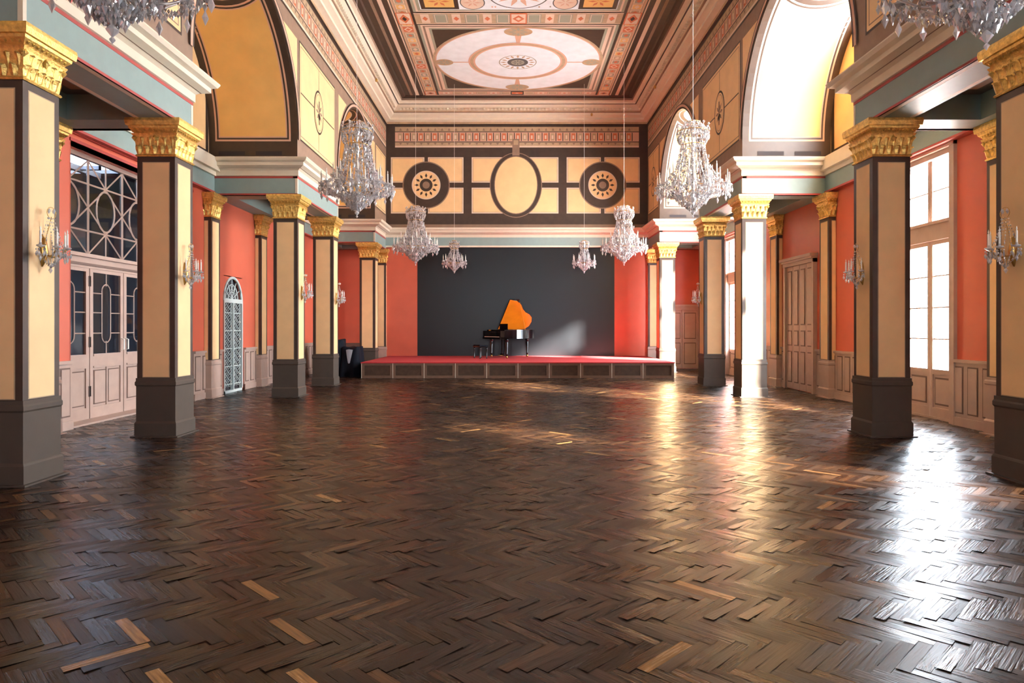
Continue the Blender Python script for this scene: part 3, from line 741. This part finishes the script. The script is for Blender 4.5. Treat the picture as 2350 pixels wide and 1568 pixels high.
# anteroom behind: dark, with a roof light
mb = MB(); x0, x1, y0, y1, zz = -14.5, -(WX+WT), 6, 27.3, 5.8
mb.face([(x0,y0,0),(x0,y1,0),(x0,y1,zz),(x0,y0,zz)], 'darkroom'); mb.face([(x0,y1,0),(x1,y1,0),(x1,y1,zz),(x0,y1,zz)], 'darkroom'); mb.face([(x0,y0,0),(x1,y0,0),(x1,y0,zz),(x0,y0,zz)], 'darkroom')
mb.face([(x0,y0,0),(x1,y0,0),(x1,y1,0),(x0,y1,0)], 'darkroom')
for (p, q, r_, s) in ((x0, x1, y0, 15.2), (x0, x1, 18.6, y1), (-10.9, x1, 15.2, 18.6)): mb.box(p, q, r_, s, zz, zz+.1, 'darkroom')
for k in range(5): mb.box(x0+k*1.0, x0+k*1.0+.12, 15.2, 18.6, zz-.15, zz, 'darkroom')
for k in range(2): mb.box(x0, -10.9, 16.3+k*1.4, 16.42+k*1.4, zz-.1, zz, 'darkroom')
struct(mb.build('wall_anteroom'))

# arched iron door on the left wall
mb = MB(); a, b = IRON; ym = (a+b)/2; r = (b-a)/2; xi = -WX-.02; zs = 2.26
F = lambda y0, y1, z0, z1, d=.05, m='iron': mb.box(xi-.03, xi+d, y0, y1, z0, z1, m)
F(a, a+.05, 0, zs); F(b-.05, b, 0, zs); F(a, b, 0, .06); F(a+.05, b-.05, zs-.05, zs+.05)
mb.tube([(xi+.02, ym+(r-.02)*cos(PI*t/20), zs+(r*1.02)*sin(PI*t/20)) for t in range(21)], .035, 'iron', 6)
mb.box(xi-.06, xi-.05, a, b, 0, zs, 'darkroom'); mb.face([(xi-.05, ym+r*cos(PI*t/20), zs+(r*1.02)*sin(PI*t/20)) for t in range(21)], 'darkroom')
# wall filling the corners beside the arch
for sg in (-1, 1):
    mb.face([(-WX-.0, ym+sg*r, 2.87)]+[(-WX-.0, ym+sg*r*cos(PI/2*t/10), zs+(r*1.02)*sin(PI/2*t/10)) for t in range(11)]+[(-WX, ym, 2.87)], 'terra')
F(ym-.02, ym+.02, .06, zs-.05)
droot2 = struct(mb.build('door_2'), 'narrow arched door with pale scrolled iron grille in the left wall')
mb = MB(); tt = .009; xg = xi+.0
for kx in range(4):
    for kz in range(13):
        w_ = (b-a-.1)/4; y_ = a+.05+(kx+.5)*w_; z_ = .14+(kz+.5)*.16
        mb.tube([(xg, y_+w_*.42*cos(2*PI*t/10), z_+.07*sin(2*PI*t/10)) for t in range(10)], tt*.7, 'iron', 4, False, True)
        mb.tube([(xg, y_-w_/2, z_-.08), (xg, y_+w_/2, z_+.08)], tt*.6, 'iron', 4, False)
for kz in range(5): mb.tube([(xg+.01, a+.05, .2+kz*.44), (xg+.01, b-.05, .2+kz*.44)], .012, 'iron', 4, False)
for kz in range(4):
    for yy in (ym, b-.12): mb.octa((xg+.02, yy, .42+kz*.44), .03, .03, 'candle')
for t in range(1, 6): mb.tube([(xg, ym, zs+.04), (xg, ym+(r-.05)*cos(PI*t/6), zs+(r-.03)*sin(PI*t/6))], tt, 'iron', 4, False)
for rr in (.2, .38): mb.tube([(xg, ym+rr*cos(PI*t/12), zs+.03+rr*sin(PI*t/12)) for t in range(13)], tt, 'iron', 4, False)
for t in range(6): mb.tube([(xg, ym+.3*cos(PI*(t+.5)/6)+.06*cos(2*PI*u/8), zs+.03+.3*sin(PI*(t+.5)/6)+.06*sin(2*PI*u/8)) for u in range(8)], .006, 'iron', 4, False, True)
mb.build('grille', droot2)

# tall folding wooden door between the right pilasters
def panel_door(idx, pts_fn, wdt, hgt, n, label):
    mb = MB(); root = None
    def bx(u0, u1, z0, z1, d0, d1, m, target): target.box(*pts_fn(u0, u1, d0, d1), z0, z1, m)
    bx(0, .1, 0, hgt, 0, .1, 'woodp', mb); bx(wdt-.1, wdt, 0, hgt, 0, .1, 'woodp', mb); bx(0, wdt, hgt-.14, hgt, 0, .12, 'woodp', mb); bx(-.05, wdt+.05, hgt, hgt+.07, 0, .2, 'woodp', mb); bx(-.02, wdt+.02, hgt-.05, hgt, 0, .15, 'woodp', mb)
    root = struct(mb.build('door_%d' % idx), label)
    lw = (wdt-.2)/n
    for k in range(n):
        m2 = MB(); u = .1+k*lw
        bx(u+.006, u+lw-.006, .02, hgt-.14, .0, .045, 'woodp', m2)
        zs_ = [.18, hgt*.30, hgt*.34, hgt*.46, hgt*.50, hgt-.25] if hgt > 3 else [.18, hgt*.42, hgt*.48, hgt-.24]
        for j in range(0, len(zs_), 2):
            bx(u+.07, u+lw-.07, zs_[j], zs_[j+1], .04, .05, 'woodd', m2); bx(u+.095, u+lw-.095, zs_[j]+.03, zs_[j+1]-.03, .045, .06, 'woodp', m2)
        m2.build('leaf', root)
    return root
panel_door(3, lambda u0, u1, d0, d1: (WX-d1, WX-d0, DRIGHT[0]+u0, DRIGHT[0]+u1), DRIGHT[1]-DRIGHT[0], 3.32, 4, 'tall brown folding wooden door between two right pilasters')
panel_door(4, lambda u0, u1, d0, d1: (5.72+u0, 5.72+u1, YE-.02-d1, YE-.02-d0), 1.4, 2.42, 2, 'brown panelled double door in the far right end wall')
mb = MB(); mb.box(WX+WT, 30, -20, 45, -.3, -.15, 'terrace'); struct(mb.build('floor_terrace'))

# ------------------------------------------------------------------ stage
st = thing('stage', 'low stage with brown panelled front and red carpet', 'stage', (0, 21.6, 0))
SXH = 4.95
mb = MB(); mb.box(-SXH, SXH, .03, YE-21.6-.02, 0, .47, 'stagewood'); mb.build('platform', st)
mb = MB(); mb.box(-SXH-.02, SXH+.02, -.02, YE-21.6-.02, .47, .5, 'carpet'); mb.build('carpet', st)
for k in range(10):
    mb = MB(); u0 = -SXH+k*(2*SXH/10); u1 = u0+2*SXH/10
    mb.box(u0+.012, u0+.09, -.01, .03, 0, .465, 'stageframe'); mb.box(u1-.09, u1-.012, -.01, .03, 0, .465, 'stageframe'); mb.box(u0+.09, u1-.09, -.01, .03, 0, .08, 'stageframe'); mb.box(u0+.09, u1-.09, -.01, .03, .40, .465, 'stageframe')
    mb.box(u0+.09, u1-.09, .01, .03, .08, .40, 'stagewood'); mb.box(u0-.006, u0+.010, -.008, .03, 0, .465, 'cream')
    mb.build('front_panel', st)

# ------------------------------------------------------------------ piano and bench
th = math.radians(27)
pt = thing('grand_piano', 'black grand piano with raised lid, amber reflection painted inside, on the stage', 'piano', (-.46, 24.3, .5), th)
O_ = [(0, 0), (.5, 0), (.78, .06), (1.0, .22), (1.16, .45), (1.32, .60), (1.52, .70), (1.68, .86), (1.75, 1.08), (1.72, 1.30), (1.60, 1.45), (1.45, 1.48), (0, 1.48)]
mb = MB(); z0, z1 = .70, 1.02
n = len(O_)
for i in range(n):
    p, q = O_[i], O_[(i+1) % n]
    if i == n-1: continue
    mb.face([(p[0], p[1], z0), (q[0], q[1], z0), (q[0], q[1], z1), (p[0], p[1], z1)], 'lacquer', True)
cxp = sum(p[0] for p in O_)/n; cyp = sum(p[1] for p in O_)/n
inn = [(cxp+(p[0]-cxp)*.95, cyp+(p[1]-cyp)*.95) for p in O_]
for i in range(n-1):
    p, q, r_, s_ = O_[i], O_[i+1], inn[i+1], inn[i]
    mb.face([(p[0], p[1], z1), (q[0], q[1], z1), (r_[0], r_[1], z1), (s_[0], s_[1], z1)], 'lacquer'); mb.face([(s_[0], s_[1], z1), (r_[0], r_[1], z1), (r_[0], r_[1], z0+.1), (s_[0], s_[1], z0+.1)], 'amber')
mb.face([(p[0], p[1], z0) for p in reversed(O_)], 'lacquer')
mb.box(.0, .30, 0, 1.48, z0, z0+.06, 'lacquer'); mb.box(-.18, .02, .0, 1.48, z0-.02, z0+.05, 'lacquer')
for y in (0, 1.40): mb.box(-.16, .32, y, y+.08, z0, z1-.04, 'lacquer')
mb.box(.14, .42, .08, 1.40, z1-.03, z1, 'lacquer'); mb.box(.11, .14, .08, 1.40, z0+.05, z1, 'lacquer')
mb.build('case', pt)
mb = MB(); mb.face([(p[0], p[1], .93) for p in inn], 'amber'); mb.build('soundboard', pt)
mb = MB(); mb.box(-.15, .0, .1, 1.38, z0+.05, z0+.075, 'keys')
for k in range(52):
    if k % 7 in (2, 6): continue
    y = .1+(k+1)*1.28/52; mb.box(-.09, .0, y-.006, y+.006, z0+.075, z0+.09, 'lacquer')
mb.build('keyboard', pt)
ang = math.radians(47); mb = MB(); lid = [(.46, 0), (.5, 0)]+O_[2:12]+[(.46, 1.48)]
def L(p, off=0): d = 1.48-p[1]; return (p[0], 1.48-d*cos(ang)+off*sin(ang), z1+.01+d*sin(ang)+off*cos(ang))
mb.face([L(p, .02) for p in lid], 'lacquer'); mb.face([L(p, 0) for p in lid], 'amber')  # amber underside paints in the golden interior's reflection in the lacquer
for i in range(len(lid)):
    p, q = lid[i], lid[(i+1) % len(lid)]; mb.face([L(p, 0), L(q, 0), L(q, .02), L(p, .02)], 'lacquer')
fold = [(.46, 0), (.46, 1.48), (.86, 1.48), (.86, 0)]     # front flap folded back over the lid
mb.face([L(p, .045) for p in fold], 'lacquer'); mb.face([L(p, .025) for p in fold], 'lacquer')
for i in range(4): p, q = fold[i], fold[(i+1) % 4]; mb.face([L(p, .025), L(q, .025), L(q, .045), L(p, .045)], 'lacquer')
mb.build('lid', pt)['label'] = 'raised black lid with a golden reflection painted amber underneath'
mb = MB(); e = L((.9, .12)); mb.tube([(.86, .05, z1), e], .012, 'amber'); mb.build('prop_stick', pt)
mb = MB(); mb.box(.34, .36, .45, 1.1, z1, z1+.22, 'lacquer'); mb.box(.30, .36, .42, 1.13, z1, z1+.02, 'lacquer'); mb.build('music_desk', pt)
for (x_, y_) in ((.14, .10), (.14, 1.38), (1.45, 1.0)):
    mb = MB(); mb.lathe([(.0, z0), (.07, z0), (.07, .64), (.045, .60), (.06, .55), (.035, .16), (.045, .12), (.025, .08), (0, .08)], 'lacquer', (x_, y_, 0), 12); mb.build('leg', pt)
    mb = MB(); mb.lathe([(0, .08), (.03, .075), (.038, .035), (.03, .0), (0, 0)], 'brass', (x_, y_, 0), 10); mb.build('caster', pt)
mb = MB(); mb.box(.30, .34, .62, .66, .1, z0, 'lacquer'); mb.box(.30, .34, .84, .88, .1, z0, 'lacquer'); mb.box(.27, .36, .58, .92, .06, .14, 'lacquer')
mb.build('pedal_lyre', pt)
mb = MB()
for y in (.66, .75, .84): mb.box(.14, .28, y-.012, y+.012, .07, .085, 'brass')
mb.build('pedals', pt)
bt = thing('piano_bench', 'small black piano bench at the keyboard end of the grand piano', 'bench', (-1.32, 24.45, .5), th)
mb = MB(); mb.box(-.17, .17, -.3, .3, .40, .44, 'lacquer'); mb.frusta(0, 0, [(.0, .44)], 'lacquer')
mb.box(-.165, .165, -.29, .29, .44, .47, 'cloth'); mb.box(-.15, .15, -.27, .27, .47, .485, 'cloth'); mb.build('seat', bt)
for (x_, y_) in ((-.13, -.25), (.13, -.25), (-.13, .25), (.13, .25)):
    mb = MB(); mb.lathe([(0, .40), (.03, .40), (.03, .34), (.018, .03), (.025, 0), (0, 0)], 'lacquer', (x_, y_, 0), 8); mb.build('leg', bt)

# ------------------------------------------------------------------ dark covered heap by the stage
hp_ = thing('covered_heap', 'dark navy cloth-covered heap on the floor against the end of the stage', 'covered equipment', (-5.75, 22.6, 0))
def drape(x0, x1, y0, y1, h, nm, m='cloth', seed=1, parent=hp_):
    rnd = random.Random(seed); mb = MB(); N = 40; rows = []
    ph = [rnd.random()*6 for _ in range(4)]
    for j in range(12):
        t = j/11; z = h*(1-t)*1.0
        ring = []
        for k in range(N):
            a_ = 2*PI*k/N; ca, sa = cos(a_), sin(a_)
            e = max(abs(ca), abs(sa)); f = .9+.1/e
            bulge = 1+.07*t*sin(7*a_+ph[0])+.05*t*sin(13*a_+ph[1])+.03*sin(3*a_+ph[2]+t*4)
            rr = (.86+.16*t)*f*bulge
            zz = z+(.04*sin(5*a_+ph[3])*(1-t)*h if j < 11 else 0)
            ring.append(((x0+x1)/2+(x1-x0)/2*rr*ca/max(e, .8), (y0+y1)/2+(y1-y0)/2*rr*sa/max(e, .8), max(0, zz)))
        if j == 0:
            rows.append([((x0+x1)/2+(p[0]-(x0+x1)/2)*.02, (y0+y1)/2+(p[1]-(y0+y1)/2)*.02, h*1.03) for p in ring]); rows.append([((x0+x1)/2+(p[0]-(x0+x1)/2)*.6, (y0+y1)/2+(p[1]-(y0+y1)/2)*.6, h*1.01) for p in ring])
        rows.append(ring)
    mb.grid(rows, m, True, True); return mb.build(nm, parent)
drape(-.85, .05, -.5, .5, 1.18, 'tall_cover', seed=3); drape(-.05, .62, -.5, .35, .95, 'low_cover', seed=5)
mb = MB(); mb.grid([[(.20, -.56, .88), (.30, -.57, .90), (.42, -.55, .88)], [(.24, -.60, .66), (.31, -.61, .62), (.38, -.59, .66)], [(.28, -.62, .46), (.31, -.625, .44), (.34, -.62, .46)]], 'greycloth'); mb.build('cloth_flap', hp_)['label'] = 'pale grey hanging corner of cloth'

# ------------------------------------------------------------------ chandeliers
M['clear'] = M['crystal'].copy(); M['clear'].node_tree.nodes['Mix Shader'].inputs[0].default_value = .7
RB = random.Random(11)
def bead_line(mb, p0, p1, sag, n, r, r2=None, bow=0, jit=0):
    j = (RB.uniform(-jit, jit), RB.uniform(-jit, jit), RB.uniform(-jit, jit))
    p0 = Vector(p0); p1 = Vector(p1)
    for i in range(n):
        t = (i+.5)/n; p = p0.lerp(p1, t); p.z -= sag*4*t*(1-t)
        if bow:
            d = Vector((p.x, p.y, 0)); L_ = d.length or 1; p += d/L_*(bow*4*t*(1-t))
        rr = r+(r2-r)*t if r2 else r
        rr *= RB.choice((.6, .8, 1, 1, 1.35)); q = 4*t*(1-t); p += Vector(j)*q
        mb.octa(p, rr, rr*RB.choice((1.3, 1.6, 2.4)), RB.choice(('crystal', 'crystal', 'clear')), n=5, ph=RB.random()*6)
def chandelier(name, label, loc, big, cable, grp):
    t = thing(name, label, 'chandelier', loc, 0, grp)
    # dims (z from lowest tip)
    if big: R, H, NA, zc = .72, 2.05, 16, .56
    else:   R, H, NA, zc = .40, 1.22, 8, .36
    k = R/.72; kz = H/2.05
    mb = MB(); mb.lathe([(0, .16*kz), (.03*k, .17*kz), (.05*k, .3*kz), (.10*k, .42*kz), (.05*k, .5*kz), (.03, .6*kz), (.07*k, .75*kz), (.03, .95*kz), (.055*k, 1.1*kz), (.022, 1.25*kz), (.05*k, 1.45*kz), (.02, 1.6*kz), (.06*k, 1.8*kz), (.02, 1.95*kz), (0, H)], 'crystal', n=8, smooth=False)
    mb.build('stem', t)
    mb = MB(); mb.tube([(0, 0, -.02), (0, 0, cable)], .004, 'candle', 5); mb.build('cable', t, (0, 0, H))
    for r_, z_ in [(.44*k, .62*kz), (.24*k, 1.50*kz), (.32*k, 1.78*kz), (.14*k, 1.98*kz)]:
        mb = MB(); mb.tube([(r_*cos(2*PI*q/24), r_*sin(2*PI*q/24), z_) for q in range(24)], .008, 'brass', 4, True, True); mb.build('frame_ring', t)
    arm_me = drip_me = can_me = None
    tiers = [(R, zc*1.0, NA, 0)] + ([(R*.66, zc+.22, 8, .2)] if big else [])
    for (Ra, za, na, ph) in tiers:
        mb = MB()
        path = [(.06+(Ra-.06)*u, 0, za-.02-.14*k*sin(PI*min(1, u*1.15))*(1-.3*u)+.10*u*u) for u in [i/9 for i in range(10)]]
        mb.tube(path, .012, 'crystal', 5)
        ex, ez = path[-1][0], path[-1][2]
        arm0 = mb.build('arm', t)
        m2 = MB(); m2.lathe([(.012, ez-.03), (.035, ez), (.062*max(k, .7), ez+.012), (.058*max(k, .7), ez+.03), (.02, ez+.02), (.018, ez+.06), (0, ez+.06)], 'crystal', (ex, 0, 0), 10, False); pan = m2.build('drip_pan', arm0)
        m3 = MB(); m3.lathe([(.013, ez+.05), (.013, ez+.05+.17*max(k, .75)), (.004, ez+.06+.17*max(k, .75)), (.009, ez+.085+.17*max(k, .75)), (0, ez+.12+.17*max(k, .75))], 'candle', (ex, 0, 0), 8); can = m3.build('candle', arm0)
        m4 = MB()
        for q in range(5):
            a_ = 2*PI*q/5; p = (ex+.052*cos(a_)*max(k, .8), .052*sin(a_)*max(k, .8)); 
            m4.octa((p[0], p[1], ez-.02), .011, .014, 'crystal'); m4.octa((p[0], p[1], ez-.085), .020, .05, 'crystal', .055, 4, a_)
        m4.octa((ex, 0, ez-.10), .016, .022, 'crystal'); m4.octa((ex, 0, ez-.20), .030, .07, 'crystal', .07, 6)
        drop = m4.build('crystal_drop', arm0)
        for q in range(na):
            A_ = 2*PI*q/na+ph
            if q == 0: arm0.rotation_euler = (0, 0, A_); continue
            a2 = arm0.copy(); C.objects.link(a2); a2.rotation_euler = (0, 0, A_)
            for ch in (pan, can, drop): d_ = ch.copy(); C.objects.link(d_); d_.parent = a2
    rnd = random.Random(3)
    mb = MB(); NS = 22 if big else 13; br = .018 if big else .015
    pc = lambda r_, a_, z_: (r_*cos(a_), r_*sin(a_), z_)
    for q in range(NS):
        a_ = 2*PI*q/NS
        bead_line(mb, pc(.24*k, a_, 1.50*kz), pc(.44*k, a_, .64*kz), 0, 22 if big else 14, br, br*1.25, -.03*k, .05*k)       # skirt
        bead_line(mb, pc(.44*k, a_, .60*kz), pc(.05*k, a_, .16*kz), 0, 15 if big else 10, br*1.3, br, .05*k, .02*k)         # basket
        bead_line(mb, pc(.14*k, a_, 1.97*kz), pc(.32*k, a_, 1.78*kz), .02, 7 if big else 5, br)
        bead_line(mb, pc(.32*k, a_, 1.76*kz), pc(.24*k, a_, 1.52*kz), 0, 8 if big else 5, br, None, .03)
        for (r_, z_) in ((.27*k, 1.70*kz), (.21*k, 1.43*kz), (.41*k, .54*kz), (.30*k, .38*kz), (.16*k, .26*kz)):
            mb.octa(pc(r_, a_+.1, z_), .02*max(k, .7), .05*kz, 'crystal', .035*kz, 4, a_)
    for j in range(90 if big else 24):                                                                    # loose prisms among the tiers
        a_ = RB.random()*2*PI; z_ = RB.uniform(.7, 1.45)*kz; r_ = (.46-.22*(z_/kz-.62)/.88)*k*RB.uniform(.8, 1.12)
        mb.octa(pc(r_, a_, z_), .016, .03, RB.choice(('crystal', 'clear')), .07, 4, a_)
    for q in range(NA):                                                                                   # swags between the arms
        a_ = 2*PI*q/NA; b_ = 2*PI*(q+1)/NA
        bead_line(mb, pc(R, a_, zc+.07), pc(R, b_, zc+.07), .09*k, 9 if big else 7, br*.9)
        bead_line(mb, pc(R, a_, zc+.07), pc(.24*k, a_, 1.30*kz), .12, 22 if big else 9, br*.8)
        bead_line(mb, pc(R*.98, a_, zc-.0), pc(.38*k, a_, .55*kz), .07, 10 if big else 6, br)
    if big:
        for q in range(10):                                                                               # crown sprays with drops
            a_ = 2*PI*q/10
            mb.tube([pc(.05, a_, 1.80), pc(.16, a_, 1.74), pc(.27, a_, 1.80), pc(.32, a_, 1.90)], .008, 'crystal', 5)
            mb.octa(pc(.32, a_, 1.92), .03, .03, 'crystal'); mb.octa(pc(.33, a_, 1.80), .02, .06, 'crystal')
            mb.octa(pc(.30, a_, 1.62), .022, .06, 'crystal')
    else:
        for q in range(6):
            a_ = 2*PI*q/6; mb.octa(pc(.17, a_, 1.12), .025, .05, 'crystal')
            mb.lathe([(0, 0), (.028, .02), (.012, .16), (0, .27)], 'crystal', pc(.20, a_, .5), 5, False)
    o = mb.build('crystal_strands', t); o['kind'] = 'stuff'
    mb = MB(); mb.octa((0, 0, .09*kz+.02), .05*max(k, .7), .06, 'crystal', n=8); mb.octa((0, 0, .035), .025, .03, 'crystal', .035, 6); mb.build('pendant_ball', t)
    note(t); return t
def deep_dup(root, loc, label, rz=0):
    r = root.copy(); C.objects.link(r); r.location = loc; r['label'] = label; r.rotation_euler = (0, 0, rz)
    for ch in CH[root.name]:
        c_ = ch.copy(); C.objects.link(c_); c_.parent = r
        if ch.name.startswith('cable'): c_.scale.z = (ZC-loc[2]-ch.location.z)/(ZC-root.location.z-ch.location.z)
        for g in KID[ch]: d_ = g.copy(); C.objects.link(d_); d_.parent = c_
    return r
ZH = 3.92
g1 = 'large crystal chandeliers along both sides of the hall'
big = chandelier('chandelier', 'large crystal chandelier high before the teal beam above the glazed double doors', (-3.34, 5.42, ZH-.07), True, ZC-(ZH-.07)-2.05, g1)
KID = {ch: [] for ch in CH[big.name]}
for o in bpy.data.objects:
    if o.parent in KID: KID[o.parent].append(o)
deep_dup(big, (3.6, 5.42, ZH-.12), 'large crystal chandelier high beside the closest column on the tall-window side', .1)
deep_dup(big, (-3.38, 14.1, ZH-.06), 'large crystal chandelier midway down the hall on the glazed double-door side', .05)
deep_dup(big, (3.56, 14.1, ZH-.06), 'large crystal chandelier midway down the hall before the sunlit white arch', .15)
deep_dup(big, (-3.38, 22.6, ZH-.28), 'crystal chandelier below the painted rosette nearest the dark cloth-covered heap', .0)
deep_dup(big, (3.52, 22.6, ZH-.28), 'crystal chandelier below the painted rosette nearest the sunlit columns', .08)
g2 = 'small crystal chandeliers over the stage'
sm = chandelier('small_chandelier', 'smallest crystal chandelier before the black wall, on the piano bench side', (-2.26, 24.5, 3.54), False, ZC-3.54-1.22, g2)
KID = {ch: [] for ch in CH[sm.name]}
for o in bpy.data.objects:
    if o.parent in KID: KID[o.parent].append(o)
deep_dup(sm, (2.40, 24.5, 3.54), 'smallest crystal chandelier before the black wall, above its pale sun glow', .2)

# ------------------------------------------------------------------ crystal wall sconces on the inner column faces (local +x points away from the column)
def sconce(label, loc, rz):
    t = thing('wall_sconce', label, 'wall lamp', loc, rz, 'crystal wall sconces on the columns')
    mb = MB()
    mb.tube([(0, 0, -.16), (.012, 0, -.1), (.018, 0, 0), (.012, 0, .12), (0, 0, .18)], [.008, .03, .045, .03, .006], 'brass', 8); mb.build('backplate', t)
    for q, a_ in enumerate((-1.15, -.4, .4, 1.15)):
        mb = MB(); r_ = .21; ex, ey = .04+r_*cos(a_)*.9, r_*sin(a_)
        P = [(.02+(ex-.02)*u, ey*u, -.02-.06*sin(PI*u)+.05*u) for u in [i/7 for i in range(8)]]
        mb.tube(P, .007, 'brass', 5); ar = mb.build('arm', t)
        m2 = MB(); m2.lathe([(.01, .02), (.04, .035), (.036, .045), (.012, .04), (.012, .07), (0, .07)], 'crystal', (ex, ey, 0), 9, False); m2.build('drip_pan', ar)
        m3 = MB(); m3.lathe([(.010, .06), (.010, .19), (.003, .195), (.007, .21), (0, .24)], 'candle', (ex, ey, 0), 7); m3.build('candle', ar)
        m4 = MB()
        for j in range(5):
            b_ = 2*PI*j/5; m4.octa((ex+.036*cos(b_), ey+.036*sin(b_), 0), .008, .012, 'crystal'); m4.octa((ex+.036*cos(b_), ey+.036*sin(b_), -.045), .013, .03, 'crystal', n=4)
        m4.octa((ex, ey, -.09), .016, .035, 'crystal'); m4.build('crystal_drop', ar)
    mb = MB()
    mb.tube([(.03, 0, .1), (.07, 0, .24), (.10, 0, .36)], .005, 'brass', 4)
    mb.tube([(.10, .07*cos(2*PI*u/14), .40+.06*sin(2*PI*u/14)) for u in range(14)], .004, 'brass', 4, True, True)
    for q in range(8):
        a_ = -1.3+2.6*q/7; p = (.04+.19*cos(a_)*.9, .2*sin(a_), .02)
        bead_line(mb, (.10, .05*sin(a_), .36), p, .03, 11, .007); bead_line(mb, p, (.09, 0, -.17), .02, 9, .009)
        mb.octa((p[0], p[1], -.03), .012, .03, 'crystal', n=4)
    mb.octa((.09, 0, -.20), .022, .035, 'crystal', n=6)
    for j in range(4): mb.octa((.10+.03*cos(j*1.57), .03*sin(j*1.57), .42), .014, .03, 'crystal')
    o = mb.build('crystal_strands', t); o['kind'] = 'stuff'
    note(t); return t
S_ = [(-1, 0, 'crystal wall sconce on the closest column on the glazed double-door side'), (-1, 1, 'crystal wall sconce on the column that partly hides the glazed double doors'), (-1, 2, 'crystal wall sconce on the column next to the arched iron door'), (-1, 3, 'crystal wall sconce on the column beside the dark cloth-covered heap'),
      (1, 0, 'crystal wall sconce on the closest column on the tall-window side'), (1, 1, 'crystal wall sconce on the shaded column before the tall bright French window'), (1, 3, 'crystal wall sconce on the column between the two sunlit white columns')]
s0 = None
for sx, k, lb in S_:
    loc = (sx*(HX-.004), COLY[k]+S/2, 2.40); rz = PI if sx > 0 else 0
    if s0 is None:
        s0 = sconce(lb, loc, rz); KID = {ch: [] for ch in CH[s0.name]}
        for o in bpy.data.objects:
            if o.parent in KID: KID[o.parent].append(o)
    else: deep_dup(s0, loc, lb, rz)
